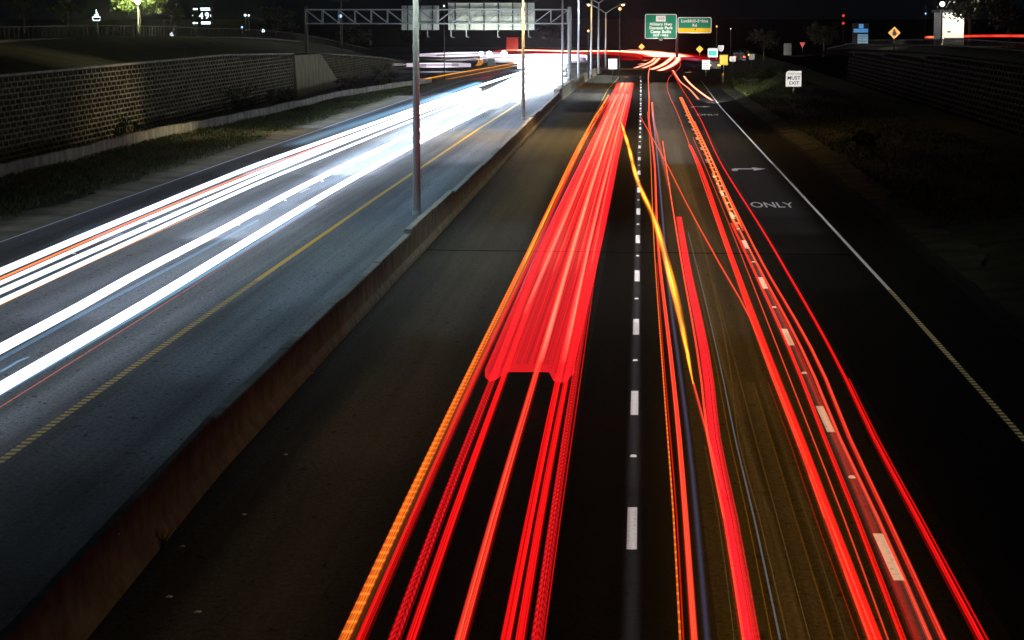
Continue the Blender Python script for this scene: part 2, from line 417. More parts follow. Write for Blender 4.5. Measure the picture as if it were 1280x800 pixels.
# ------------------------------------------------------------------ median barrier
bar = thing('median_barrier', 'weathered concrete median barrier running between the two carriageways', 'barrier')
def profile(xr, w, h):
    """near vertical jersey profile, right foot at xr, w the width of the top"""
    return [(xr, 0), (xr - .015, .1), (xr - .1, .24), (xr - .15, h - .03), (xr - .17, h), (xr - .15 - w, h), (xr - .17 - w, h - .03), (xr - .2 - w, .24), (xr - .28 - w, .1), (xr - .3 - w, 0)]
def bar_x(y):
    pts = [(18, -6.5), (28, -6.72), (35, -6.86), (41, -6.98), (56, -7.0), (135, -7.0), (225, -7.05), (300, -6.2), (345, -5.2)]
    for (a, xa), (b, xb) in zip(pts, pts[1:]):
        if y <= b: return xa + (xb - xa) * (y - a) / (b - a)
    return pts[-1][1]
def section(y0, y1, w, h, n=6):
    b = MB(); pr = []; ys = [y0 + (y1 - y0) * i / n for i in range(n + 1)]
    k = 10; vs = []; fs = []
    for y in ys:
        vs += [(x, y, z) for x, z in profile(bar_x(y), w, h)]
    for i in range(n):
        for j in range(k):
            j2 = (j + 1) % k; fs.append((i*k+j, i*k+j2, (i+1)*k+j2, (i+1)*k+j))
    fs.append(tuple(range(k))); fs.append(tuple(reversed(range(n*k, n*k+k))))
    b.add(vs, fs); return b.build('barrier_section', M_conc, bar)
section(18, 36.4, .13, .9); section(36.43, 41.3, .12, .9)
ys = [41.33] + [41.33 + 9.1 * i for i in range(1, 34)]
for i, (a, b) in enumerate(zip(ys, ys[1:])):
    if b > 345: break
    hh = .84 + .02 * math.sin(i * 2.1) ; ww = .2
    if 86 < b < 98 or 170 < b < 184: hh += .12
    if 232 < b < 262: hh += .3; ww = .5
    section(a, b - .03, ww, hh, 3)

# ------------------------------------------------------------------ left and right terrain, walls
def terrain(name, xs, ys, zf, m):
    b = MB(); nx, ny = len(xs), len(ys); vs = []; fs = []
    for y in ys:
        for x in xs: vs.append((x, y, zf(x, y)))
    for j in range(ny - 1):
        for i in range(nx - 1): fs.append((j*nx+i, j*nx+i+1, (j+1)*nx+i+1, (j+1)*nx+i))
    b.add(vs, fs); return tag(b.build(name, m, smooth=True), kind='structure')
def ip(y, pts):
    return float(np.interp(y, [p[0] for p in pts], [p[1] for p in pts]))
wall_top = lambda y: ip(y, [(0, 4.5), (200, 4.45), (262, 3.7), (268, 3.6), (330, 2.1), (390, .1)])
plateau = lambda y: ip(y, [(0, 6.0), (190, 5.9), (262, 5.2), (300, 4.4), (400, .6), (460, .1)])
YS = [10, 60, 100, 140, 180, 210, 235, 262, 280, 300, 320, 340, 360, 390, 420, 460]
terrain('left_embankment', [-400, -120, -60, -44, -40, -38, -36, -33.62], YS,
        lambda x, y: plateau(y) + .25 * math.sin(x * .9 + y * .21) * (1 if x > -44 else 0) if x <= -40 else
        wall_top(y) + (plateau(y) - wall_top(y)) * (-33.62 - x) / 6.38 + .08 * math.sin(x * 3 + y * .3), M_ground)
rb = lambda y: ip(y, [(0, 10.2), (150, 9.8), (260, 8.9), (300, 10), (360, 12.5), (430, 14.5)])
rplat = lambda y: ip(y, [(0, 5.6), (180, 5.4), (260, 4.6), (330, 2.6), (430, .9), (520, .3)])
def rz_(i, y):
    e = rb(y); return [(e - .3, -.05), (e + .8, .06), (e + 3, .35), (e + 6.5, .9), (20.4, 1.15)][i]
b = MB(); YR = [10, 60, 100, 140, 170, 200, 225, 250, 270, 300, 330, 370, 430, 520]
vs = []; fs = []
for y in YR:
    for i in range(5):
        x, z = rz_(i, y); vs.append((x if i < 4 else max(20.4, x), y, z + (.07 * math.sin(y * .4 + i * 2) if 0 < i else 0)))
for j in range(len(YR) - 1):
    for i in range(4): fs.append((j*5+i, j*5+i+1, (j+1)*5+i+1, (j+1)*5+i))
b.add(vs, fs); tag(b.build('right_verge', M_verge, smooth=True), kind='structure')
terrain('right_embankment', [20.9, 22.5, 26, 31, 60, 160, 500], YR, lambda x, y: max(1.0, min(5.0, rplat(y) - .3)) if x < 21 else rplat(y), M_ground)
sheet('right_frontage_road', [(24.6, 10), (31, 10), (31, 180), (24.6, 180)], 5.62, M_shoulder)

def block_wall(name, label, x, face, y0, y1, top, base, bw, bh, m_block=None):
    """planter-block retaining wall: courses of hollow blocks with ribs, pockets dark behind. face=+1 looks to +x"""
    b = MB(); rows = int(5.0 / bh); n = int((y1 - y0) / bw)
    th = thing(name, label, 'retaining wall')
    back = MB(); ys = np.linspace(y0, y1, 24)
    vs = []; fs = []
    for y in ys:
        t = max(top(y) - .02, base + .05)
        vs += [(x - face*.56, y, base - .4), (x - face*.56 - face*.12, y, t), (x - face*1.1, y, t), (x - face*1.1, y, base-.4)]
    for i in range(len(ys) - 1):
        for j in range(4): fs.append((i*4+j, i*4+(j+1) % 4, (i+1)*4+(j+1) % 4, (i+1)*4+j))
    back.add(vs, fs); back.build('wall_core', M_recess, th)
    for r in range(rows):
        z = base + r * bh; lean = face * r * bh * .03
        for k in range(n):
            ya = y0 + (k + (.5 if r % 2 else 0)) * bw
            if z + bh > top(ya) + .02 or ya + bw > y1: continue
            j = random.uniform(-.025, .025); xf = x - lean + j * face
            zz = z + random.uniform(-.01, .01)
            b.box(min(xf, xf - face*.55), max(xf, xf - face*.55), ya + .01, ya + bw - .01, zz, zz + bh * .3)
            b.box(min(xf-face*.03, xf - face*.55), max(xf-face*.03, xf - face*.55), ya + .03, ya + bw * .22, zz + bh*.3, zz + bh * .99)
    b.build('block_courses', m_block or M_block, th)
    cap = MB()
    vs = []; fs = []
    for y in ys:
        t = max(top(y), base + .05)
        for dx, dz in ((.02, 0), (.02, .12), (-.5, .12), (-.5, 0)): vs.append((x - face*.14 + face * dx, y, t + dz))
    for i in range(len(ys) - 1):
        for j in range(4): fs.append((i*4+j, i*4+(j+1) % 4, (i+1)*4+(j+1) % 4, (i+1)*4+j))
    cap.add(vs, fs + [(0, 1, 2, 3), tuple(len(vs) - 4 + q for q in (3, 2, 1, 0))]); cap.build('wall_cap', m_block or M_conc_dirty, th)
    return th
wA = block_wall('retaining_wall', 'tall block retaining wall with rows of open pockets behind the low kerb wall', -33.0, 1, 60, 239, wall_top, -.1, 1.25, .3)
wB = block_wall('retaining_wall', 'darker block retaining wall whose top slopes down past the smooth wall end', -34.2, 1, 266, 388, wall_top, -.1, 1.25, .3)
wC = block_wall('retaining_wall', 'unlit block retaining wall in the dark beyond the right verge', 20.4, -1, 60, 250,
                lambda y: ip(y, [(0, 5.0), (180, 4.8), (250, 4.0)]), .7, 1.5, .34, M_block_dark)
rt = MB(); prof_ = [(238, -.2), (275, -.2), (257.5, 3.72), (238, 3.9)]
rt.add([(-32.74 - .05 * z, y, z) for y, z in prof_] + [(-36.5, y, z) for y, z in prof_], [(0, 1, 2, 3), (7, 6, 5, 4)] + [(i, i + 4, (i + 1) % 4 + 4, (i + 1) % 4) for i in range(4)])
tag(rt.build('wall_end', M_endwall, bevel=.03), 'smooth pale concrete end panel of the tall block wall', 'wall')

kw = MB(); kp = gpts([(-60, 236), (0, 222), (90, 201), (175, 178), (250, 162), (325, 147), (420, 123), (500, 110), (540, 103)])
vs = []; fs = []
fine = []
for a, b2 in zip(kp, kp[1:]):
    for i in range(8): fine.append(a.lerp(b2, i / 8))
fine.append(kp[-1])
for i, p_ in enumerate(fine):
    h = .62 + random.uniform(-.05, .05)
    for dx, z in ((0, -.1), (-.03, h), (-.3, h), (-.33, -.1)): vs.append((p_.x + dx + random.uniform(-.02, .02), p_.y, z))
for i in range(len(fine) - 1):
    for j in range(4): fs.append((i*4+j, i*4+(j+1) % 4, (i+1)*4+(j+1) % 4, (i+1)*4+j))
kw.add(vs, fs); tag(kw.build('kerb_wall', M_conc_dirty), 'low stained concrete kerb wall along the far side of the left grass verge', 'wall')

# verge soil and dusty edge on the left
vp = [(p_.x + .1, p_.y) for p_ in kp]
b = MB(); vs = []
for x, y in vp: vs += [(x, y, -.02), (-26, y, .05), (-22.1, y, -.012)]
b.add(vs, [(3*i+j, 3*i+j+1, 3*i+j+4, 3*i+j+3) for i in range(len(vp) - 1) for j in range(2)])
tag(b.build('left_verge', M_verge, smooth=True), kind='structure')
wob = lambda y: .35 * math.sin(y * .16) + .25 * math.sin(y * .47 + 1) + .15 * math.sin(y * 1.3) + random.uniform(-.12, .12)
b = MB(); vs = []
for i in range(260):
    y = 60 + i * .95; vs += [(-23.7 - wob(y), y, .045), (-21.85 + random.uniform(-.06, .05), y, .004)]
b.add(vs, [(2*i, 2*i+1, 2*i+3, 2*i+2) for i in range(259)])
tag(b.build('verge_edge', M_dust), kind='structure')
b = MB(); vs = []
for i in range(300):
    y = 30 + i * .9; e = rb(y); vs += [(e - .45 + random.uniform(-.08, .06), y, .004), (e + .75 + wob(y) * .7, y, .1)]
b.add(vs, [(2*i, 2*i+1, 2*i+3, 2*i+2) for i in range(299)])
tag(b.build('verge_edge', M_dust), kind='structure')

def blades(name, pos, hgt, m, w=.03):
    """many small tapering blades as one mesh"""
    N = len(pos); a = rng.uniform(0, 2*np.pi, N); h = hgt * rng.uniform(.4, 1.3, N); ln = rng.normal(0, .35, (N, 2)) * h[:, None]
    ww = w * rng.uniform(.6, 1.6, N)
    dx = np.stack([np.cos(a), np.sin(a), np.zeros(N)], 1) * ww[:, None]
    tip = pos + np.concatenate([ln, h[:, None]], 1)
    v = np.stack([pos - dx, pos + dx, tip], 1).reshape(-1, 3)
    me = bpy.data.meshes.new(name); me.from_pydata(v.tolist(), [], np.arange(3*N).reshape(N, 3).tolist()); me.materials.append(m)
    o = bpy.data.objects.new(name, me); COL.objects.link(o); return o
def left_grass(N):
    y = 75 + (270 - 75) * rng.random(N) ** 1.0
    xk = np.interp(y, [p_.y for p_ in kp], [p_.x for p_ in kp])
    x = xk + .1 + (-23.3 - xk) * rng.random(N)
    keep = (np.sin(x * 1.7 + y * .13) + np.sin(x * .6 - y * .31) + rng.normal(0, .8, N)) > -.9
    keep &= rng.random(N) > np.clip((x + 24.8) / 1.6, 0, 1)
    return np.stack([x, y, np.full(N, .02)], 1)[keep]
tag(blades('grass', left_grass(60000), .16, M_grass), 'short patchy grass on the left verge', 'grass', kind='stuff')
def right_grass(N):
    y = 90 + 240 * rng.random(N); e = np.array([rb(q) for q in y]); x = e + .9 + 7 * rng.random(N) ** 1.3
    t = x - e; z = np.interp(t, [.8, 3, 6.5, 10], [.06, .35, .9, 1.15])
    keep = (np.sin(x * 1.3 + y * .17) + rng.normal(0, .8, N)) > -.6
    return np.stack([x, y, z], 1)[keep]
tag(blades('grass', right_grass(30000), .2, M_grass), 'rough grass on the right verge', 'grass', kind='stuff')

# ------------------------------------------------------------------ plants
def crown(b, c, rad, nclump, nleaf, size, flat=1.0):
    for _ in range(nclump):
        while True:
            q = Vector((random.uniform(-1, 1), random.uniform(-1, 1), random.uniform(-1, 1)))
            if .25 < q.length < 1: break
        cc = Vector(c) + Vector((q.x * rad[0], q.y * rad[1], q.z * rad[2])); cr = min(rad) * random.uniform(.22, .42)
        for _ in range(nleaf):
            o = Vector((random.gauss(0, .5), random.gauss(0, .5), random.gauss(0, .4))) * cr + cc
            s = size * random.uniform(.5, 1.3)
            r = Vector((random.gauss(0, 1), random.gauss(0, 1), random.gauss(0, 1))).normalized()
            u = r.cross(Vector((random.gauss(0, 1), random.gauss(0, 1), random.gauss(0, 1)))).normalized()
            b.add([o - r*s, o + u*s*.5, o + r*s, o - u*s*.5], [(0, 1, 2, 3)])
def tree(label, loc, h, rad, leaf, ncl=40, nl=55, size=.16, group=None, name='tree'):
    t = thing(name, label, 'tree', loc, 0, group)
    k = MB(); top = h * .55
    k.tube([(0, 0, -.3), (.05, 0, top*.4), (-.05, .05, top), (0, 0, h*.8)], [h*.03, h*.024, h*.018, h*.008], 7)
    for i in range(6):
        a = i * 1.05 + random.random(); z = top * random.uniform(.7, 1.2)
        k.tube([(0, 0, z), (math.cos(a)*rad*.4, math.sin(a)*rad*.4, z + h*.12), (math.cos(a)*rad*.75, math.sin(a)*rad*.75, z + h*.2)], [h*.012, h*.008, h*.003], 5)
    k.build('trunk', M_bark, t)
    c = MB(); crown(c, (0, 0, h * .66), (rad, rad, h * .36), ncl, nl, size); c.build('crown', leaf, t)
    return t
def shrub(label, loc, h, rad, leaf, group=None, nl=40):
    t = thing('shrub', label, 'shrub', loc, 0, group)
    k = MB()
    for i in range(5):
        a = i * 1.3 + random.random(); k.tube([(0, 0, -.1), (math.cos(a)*rad*.4, math.sin(a)*rad*.4, h*.7)], [.03, .01], 5)
    k.build('stem', M_bark, t)
    c = MB(); crown(c, (0, 0, h * .5), (rad, rad * 1.3, h * .5), 16, nl, .11); c.build('foliage', leaf, t)
    return t
SG = 'shrubs at the foot of the left retaining wall'
for (x, y, h, r, lab) in [
        (278, 141, 2.6, 1.2, 'tall upright shrub in front of the left block wall, nearest of the row'),
        (300, 140, 1.5, .9, 'low round shrub close behind the tall upright shrub at the block wall'),
        (345, 131, 1.3, 1.1, 'low wide shrub midway along the foot of the block wall'),
        (372, 127, 1.2, .9, 'small shrub just before the smooth end of the block wall'),
        (450, 117, 1.9, 1.2, 'dark shrub beyond the smooth wall end, beside the low kerb wall'),
        (494, 109, 2.6, 1.4, 'tall dark shrub at the far end of the kerb wall'),
        (165, 175, 1.4, 1.0, 'small dark shrub against the brightest part of the block wall')]:
    g = at_z(x, y); g = Vector((-31.6 if x < 420 else g.x - 1.2, g.y, -.02)); shrub(lab, g, h, r, M_leaf2, SG)
for i, (x, y, lab) in enumerate([(925, 112, 'low dark bush on the right verge beside the lit grass'),
                                 (960, 104, 'larger dark bush up the right bank left of the white regulatory sign'),
                                 (1060, 190, 'low weed clump on the unlit right verge')]):
    g = at_z(x, y); shrub(lab, (g.x + 1, g.y, .3), .9 + .3*(i == 1), .9, M_leaf2, 'bushes on the right verge')

# ------------------------------------------------------------------ fences on the two upper roads
def fence(label, pts, posth, rails, pick):
    t = thing('roadside_fence', label, 'fence'); P = [Vector(p_) for p_ in pts]
    rl = MB(); pk = MB(); spots_ = []
    for z, hh in rails:
        for a, b2 in zip(P, P[1:]): rl.beam(a + Vector((0, 0, z)), b2 + Vector((0, 0, z)), .05, hh)
    for a, b2 in zip(P, P[1:]):
        n = max(1, int((b2 - a).length / pick))
        for i in range(n):
            q = a.lerp(b2, i / n); spots_.append(q)
    rl.build('rail', M_fence, t)
    spots_.sort(key=lambda q: q.y)
    pk.beam((0, 0, -.2), (0, 0, posth), .05, .05); p0 = pk.build('picket', M_fence, t); p0.location = spots_[0]
    for q in spots_[1:100]:
        c = p0.copy(); COL.objects.link(c); c.parent = t; c.location = q
    if len(spots_) > 100:
        rest = MB()
        for q in spots_[100:]: rest.beam(q + Vector((0, 0, -.2)), q + Vector((0, 0, posth)), .05, .05)
        tag(rest.build('picket', M_fence, t), kind='stuff')
    return t
fence('thin railing with pickets along the top of the left embankment', [(-40, y, plateau(y)) for y in range(70, 380, 20)], 1.0, [(.12, .16), (1.0, .05)], 1.2)
fence('low railing with pickets along the frontage road at upper right', [(23.2, y, rplat(y)) for y in range(60, 330, 15)], .55, [(.05, .16), (.55, .08)], .9)

# ------------------------------------------------------------------ street lamps on the median
def street_lamp(label, px, py, H, m_head, lit, col, base_z=.85, rad=.11, arm=1.9):
    g = at_z(px, py, base_z)
    t = thing('street_lamp', label, 'street lamp', (g.x, g.y, base_z), 0, 'street lamps along the median barrier')
    k = MB(); k.tube([(0, 0, 0), (0, 0, H)], [rad, rad * .62], 14); k.build('pole', M_pole, t, smooth=True)
    f = MB(); f.box(-.16, .16, -.16, .16, 0, .04); f.tube([(0, 0, .04), (0, 0, .2)], [rad * 1.25, rad * 1.1], 12); f.build('base_plate', M_galv, t)
    for s in (-1, 1):
        a = MB(); a.tube([(0, 0, H - .15), (s*.7*arm/1.9, 0, H + .35), (s*arm, 0, H + 1.0)], [.05, .045, .035], 8); a.build('arm', M_galv, t, smooth=True)
        h = MB(); h.tube([(s*(arm-.05), 0, H + 1.02), (s*(arm+.7), 0, H + 1.1)], [.1, .13], 8); hd = h.build('lamp_head', M_galv, t)
        if lit:
            l_ = MB(); l_.ball((s*(arm+.38), 0, H + .96), .16, n=10, m=6, sz=.6); l_.build('lamp_glass', m_head, hd)
            spot('street lamp light', (g.x + s*(arm+.38), g.y, base_z + H + .8), (g.x + s*(arm + 1.4), g.y - 3, 0), lit, col, 150, .8, .2)
    return t
WARM, COOL = (1, .62, .2), (.8, .9, 1)
street_lamp('tall bluish grey lamp pole nearest the camera on the barrier', 521, 270, 9.2, L_white, 750, (.82, 1, .86), .86, .14)
street_lamp('tall lamp pole lit amber down one side, second pole from the camera', 654, 150, 8.6, L_warm, 4800, WARM, .9, .13)
spot('street lamp light', (-9.2, 176, 10.2), (-33, 157, .4), 26000, (1, .84, .48), 34, 1.0, .25)  # extra spot added beside the second lamp to light the left wall
street_lamp('tall thin pole just left of the gantry upright', 703, 112, 9.6, L_warm, 0, WARM, .9, .12)
street_lamp('lamp pole with a bright white head, right of the gantry upright', 723, 103, 9.3, L_white, 2600, COOL, .84, .12)
street_lamp('lamp pole with an amber lit head, beyond the white lit one', 739, 97, 8.6, L_warm, 1500, WARM, .84, .12)
street_lamp('lamp pole with two unlit arms in a clear V', 748, 92, 8.4, L_warm, 0, WARM, .84, .13)
street_lamp('yellowish lamp pole farthest down the median', 757, 87, 7.6, L_warm, 500, WARM, .5, .12)

# ------------------------------------------------------------------ sign gantry and the sign backs on it
GY = at_z(712, 114).y
gx = lambda px, py=20: at_y(px, py, GY).x
gz = lambda py: at_y(600, py, GY).z
gan = thing('sign_gantry', 'steel truss gantry spanning the left carriageway with sign backs on it', 'gantry')
xl, xr = gx(383), gx(709); zt, zb = gz(12), gz(29.5)
ch = MB()
for yy in (-.5, .5):
    for z in (zt, zb): ch.beam((xl, GY + yy, z), (xr, GY + yy, z), .13, .13)
ch.build('chord', M_galv, gan)
n = 16; wb = MB()
for yy in (-.5, .5):
    for i in range(n + 1):
        x = xl + (xr - xl) * i / n
        wb.beam((x, GY + yy, zb + .07), (x, GY + yy, zt - .07), .07, .07)
        if i < n:
            x2 = xl + (xr - xl) * (i + 1) / n
            a, c = ((x, zt - .07), (x2, zb + .07)) if i < n // 2 else ((x, zb + .07), (x2, zt - .07))
            wb.beam((a[0], GY + yy * .98, a[1]), (c[0], GY + yy * .98, c[1]), .065, .065)
for i in range(n + 1):
    x = xl + (xr - xl) * i / n
    wb.beam((x, GY - .43, zb), (x, GY + .43, zb), .06, .06); wb.beam((x, GY - .43, zt), (x, GY + .43, zt), .06, .06)
wb.build('bracing', M_galv, gan)
for px in (712, 383):
    u = MB(); x = gx(px)
    if px == 712: u.tube([(x, GY, .9), (x, GY, gz(8.5))], [.21, .2], 14); u.box(x-.35, x+.35, GY-.35, GY+.35, .85, 1.0)
    else: u.tube([(x, GY, 3.6), (x, GY, gz(8))], [.17, .16], 12)
    u.build('upright', M_galv if px == 712 else M_dark, gan)  # left upright gets dark steel to paint in its lack of light
for px in (535, 564, 583.5, 622.5, 661):
    a = MB(); x = gx(px); a.tube([(x, GY - .55, zb - .05), (x, GY - .6, gz(46)), (x + .28, GY - .6, gz(46.5))], .045, 7); ar = a.build('light_arm', M_galv, gan)
def sign_back(label, x0, x1, y0, y1, ribs):
    t = thing('guide_sign', label, 'road sign', (gx((x0+x1)/2), GY + .8, 0))
    hw = (gx(x1) - gx(x0)) / 2; z0, z1 = gz(y1), gz(y0)
    p_ = MB(); p_.box(-hw, hw, 0, .05, z0, z1); p_.build('panel', M_alu, t, bevel=.01)
    s = MB()
    for i in range(5):
        z = z0 + (z1 - z0) * (i + .5) / 5; s.box(-hw + .05, hw - .05, -.05, -.003, z - .04, z + .04)
    s.build('stiffeners', M_alu, t)
    v = MB()
    for i in range(ribs):
        x = -hw + 2 * hw * (i + .5) / ribs; v.box(x - .06, x + .06, -.2, -.053, z0 - .1, z1 + .08)
    v.build('mounting_ribs', M_dark, t)
sign_back('smaller grey sign back on the left half of the gantry', 501, 548, 7, 37.5, 3)
sign_back('long bright sign back on the right half of the gantry', 559.5, 667.5, 3.5, 37.5, 6)
for px, e in ((525, 45), (575, 220), (600, 220), (622, 250), (650, 250)):
    x = gx(px); spot('added sign light', (x, GY - 2.2, gz(46)), (x, GY + .8, gz(18)), e, (.93, 1, .82), 130, .9, .3)  # added spots that brighten the sign backs

# ------------------------------------------------------------------ road signs
SIGN_TARGETS = []
def post_sign(name, label, px, py, w, h, Y, m_face, shape='rect', back=False, corner=None, border=None, posts=1, group=None, ground=0.0, postm=None, lv=1.0):
    """a sign with its centre on a photo pixel at distance Y; w,h in metres"""
    c = at_y(px, py, Y)
    t = thing(name, label, 'road sign', (c.x, c.y, ground), 0, group)
    z = c.z - ground; SIGN_TARGETS.append((c.x, c.y, c.z, max(w, h) * .62, lv))
    def outline(w, h):
        if shape == 'rect': return [(-w/2, -h/2), (w/2, -h/2), (w/2, h/2), (-w/2, h/2)]
        if shape == 'clip': return [(-w/2, -h/2), (w/2, -h/2), (w/2, h/2), (-w/2 + w*.16, h/2), (-w/2 + w*.05, h/2 - h*.07), (-w/2, h/2 - h*.22)]
        if shape == 'diamond': return [(0, -h/2), (w/2, 0), (0, h/2), (-w/2, 0)]
        if shape == 'yield': return [(0, -h/2), (w/2, h/2), (-w/2, h/2)]
        if shape == 'shield': return [(-w/2, h/2), (w/2, h/2), (w/2, -h*.05), (w*.3, -h*.42), (0, -h/2), (-w*.3, -h*.42), (-w/2, -h*.05)]
    b = MB(); b.prism([(x, z + q) for x, q in outline(w, h)], 0, .03); b.build('panel', m_face, t)
    if border:
        bb = MB(); o1 = outline(w * .96, h * .96); o2 = outline(w * .88, h * .88); n = len(o1)
        vs = [(x, -.003, z + q) for x, q in o1] + [(x, -.003, z + q) for x, q in o2]
        bb.add(vs, [(i, (i+1) % n, (i+1) % n + n, i + n) for i in range(n)]); bb.build('border', border, t)
    k = MB()
    for i in range(posts):
        x = 0 if posts == 1 else (-w*.35 + w*.7*i/(posts-1))
        k.box(x - .045, x + .045, .035, .11, -.3, z + h * .42)
    k.build('post', postm or M_wood, t)
    return t, z
FR = (R(90), 0, 0)
def bars(t, z, rows, m):
    """rows of short worn strokes too small to read"""
    b = MB()
    for (q, x0, x1, hh) in rows:
        x = x0
        while x < x1 - .02:
            w = random.uniform(.05, .1); b.box(x, min(x + w, x1), -.008, -.003, z + q - hh/2, z + q + hh/2); x += w + .03
    b.build('lettering', m, t)

# RIGHT LANE MUST EXIT
YE = at_z(991, 147, .3).y
t, z = post_sign('regulatory_sign', 'white square sign reading right lane must exit on the right verge', 992, 98.5, 1.13, 1.13, YE, M_signwhite, 'clip', ground=.25, lv=.72)
text_mesh('lettering', 'RIGHT LANE', .17, M_grey, t, (.06, -.006, z + .35), FR)
text_mesh('lettering', 'MUST', .36, M_black, t, (.02, -.006, z + .05), FR, spacing=1.05)
text_mesh('lettering', 'EXIT', .34, M_black, t, (.04, -.006, z - .32), FR, spacing=1.05)
rf = at_y(991.3, 133.5, YE); k = MB(); k.box(-.05, .05, -.01, .033, rf.z - .25 - .17, rf.z - .25 + .17); k.build('reflector', M_signyellow, t)
# green guide signs on one mast
YG = 400.0
pxm = FPX / YG / math.cos(PITCH) ** 0
mast = thing('sign_mast', 'dark steel mast with a crossarm carrying the two green guide signs', 'sign mast')
mc = at_y(846, 70, YG + .6); za = at_y(846, 34, YG).z
k = MB(); k.tube([(mc.x, YG + .6, -.3), (mc.x, YG + .6, za + 1.2)], [.28, .22], 12); k.build('post', M_dark, mast)
k = MB()
x0, x1 = at_y(808, 30, YG).x, at_y(888, 30, YG).x
for dz in (-.5, .5): k.beam((x0, YG + .3, za + dz), (x1, YG + .3, za + dz), .14, .14)
k.build('crossarm', M_dark, mast)
fx = at_y(826, 50, YG - 1.0)
k = MB(); k.box(fx.x - .3, fx.x + .3, YG - 1.2, YG - .85, fx.z - .1, fx.z + .22); k.beam((fx.x, YG - .9, fx.z), (fx.x, YG + .3, fx.z + .25), .08, .08); k.build('sign_lamp', M_dark, mast)
def guide(label, x0, x1, y0, y1, lines, band=None):
    a, b2 = at_y(x0, y1, YG), at_y(x1, y0, YG); w, h = b2.x - a.x, b2.z - a.z
    t = thing('guide_sign', label, 'road sign', ((a.x + b2.x)/2, YG, (a.z + b2.z)/2))
    def rr(w, h, r, n=4):
        o = []
        for cx, cz, s in ((w/2-r, h/2-r, 0), (-w/2+r, h/2-r, 90), (-w/2+r, -h/2+r, 180), (w/2-r, -h/2+r, 270)):
            for i in range(n + 1): o.append((cx + r*math.cos(R(s + 90*i/n)), cz + r*math.sin(R(s + 90*i/n))))
        return o
    p_ = MB(); p_.prism(rr(w, h, .28), 0, .06); p_.build('border', M_signwhite, t)
    p_ = MB(); p_.prism(rr(w - .22, h - .22, .2), -.004, -.001); p_.build('panel', M_green, t)
    if band:
        p_ = MB(); p_.box(-w/2 + .11, w/2 - .11, -.008, -.005, -h/2 + .11, -h/2 + .11 + band); p_.build('exit_band', M_signyellow, t)
        q = MB(); zc = -h/2 + .11 + band/2
        q.beam((-.18, -.012, zc - .2), (.1, -.012, zc + .12), .01, .1, up=(0, 1, 0))
        q.add([(.22, -.014, zc + .26), (-.06, -.014, zc + .2), (.18, -.014, zc - .05)], [(0, 1, 2)]); q.build('arrow', M_black, t)
    for body, zc, s, xc in lines: text_mesh('lettering', body, s, M_signwhite, t, (xc, -.01, zc), FR, spacing=1.1, bold=.03)
    return t, w, h
t, w, h = guide('taller green guide sign reading Military Hwy, Shavano Park and Camp Bullis', 806, 846, 17.5, 48.5,
    [('Military Hwy', .35, .62, 0), ('Shavano Park', -.25, .62, 0), ('Camp Bullis', -.85, .62, 0), ('EXIT 1 MILE', -1.42, .42, 0)])
p_ = MB(); p_.box(-.78, .78, -.008, -.005, .78, 1.7); p_.build('route_plate', M_signwhite, t)
text_mesh('lettering', '1535', .56, M_grey, t, (0, -.012, 1.22), FR)
guide('wider green guide sign reading Lockhill-Selma Rd over a yellow band', 847, 889.5, 21.5, 41.5,
    [('Lockhill-Selma', .66, .66, 0), ('Rd', -.02, .62, 0)], band=.72)
gcx = at_y(826, 60, YG - 3); gcx2 = at_y(868, 60, YG - 3)
for g_, e, ax in ((gcx, 900, 0), (gcx2, 700, .3)):
    spot('added sign light', (g_.x, YG - 3.4, g_.z + .9), (g_.x, YG, g_.z + 4.0), e, (.95, 1, .95), 120, .9, .3)  # added spots brighten the green signs in place of retroreflection

RG = 'small road signs where the road bends'
t, z = post_sign('regulatory_sign', 'small white sign on a thin post in the median gore', 766, 80, 1.05, 1.25, 305, M_signwhite, ground=0); bars(t, z, [(.3, -.35, .35, .08), (.1, -.35, .35, .08), (-.15, -.3, .3, .08), (-.35, -.3, .3, .06)], M_grey)
post_sign('warning_sign', 'orange diamond sign above the red light streaks', 802, 58.5, 1.05, 1.05, 430, M_signorange, 'diamond', border=M_signyellow, lv=1.3)
post_sign('warning_sign', 'plain yellow diamond sign right of the bend', 874.7, 61.5, 1.2, 1.2, 390, M_signyellow, 'diamond', border=M_black)
t, z = post_sign('guide_sign', 'small teal sign with a white border, right of the yellow diamond', 891, 66, 1.5, 1.3, 375, M_signwhite, posts=2)
k = MB(); k.box(-.6, .6, -.009, -.004, z - .42, z + .3); k.build('teal_field', M_teal, t)
post_sign('route_marker', 'greyish shield marker behind the teal sign', 901.2, 60.5, .95, 1.0, 400, M_signwhite, 'shield', lv=.5)
t, z = post_sign('warning_sign', 'upright yellow rectangular sign right of the teal sign', 904.7, 75, 1.12, 1.36, 330, M_signyellow, border=M_black)
t, z = post_sign('regulatory_sign', 'white upright sign on a short pale post beside the curve', 882.5, 81, .98, 1.2, 322, M_signwhite); bars(t, z, [(.38, -.3, .3, .1), (.14, -.36, .36, .1), (-.1, -.3, .3, .1), (-.34, -.36, .36, .1)], M_grey)
post_sign('regulatory_sign', 'small pale sign right of the yellow rectangle', 915.8, 73.7, .85, .7, 350, M_signwhite, lv=.5)
post_sign('regulatory_sign', 'small grey square sign rightmost of the far cluster', 939.7, 71, .75, .75, 340, M_alu, lv=.2)
post_sign('road_sign', 'tall grey sign back on the right bank', 984.5, 61.5, .82, 1.25, 270, M_alu, ground=3.9, lv=.03)
t, z = post_sign('yield_sign', 'red triangular yield sign on the right bank', 1003, 56.5, .65, .6, 275, M_red, 'yield', ground=4.0, lv=.7)
YD = 200
t, z = post_sign('warning_sign', 'large amber diamond warning sign with a dark symbol by the frontage road', 1118, 41, .98, .98, YD, M_signorange, 'diamond', ground=5.2, border=M_signyellow)
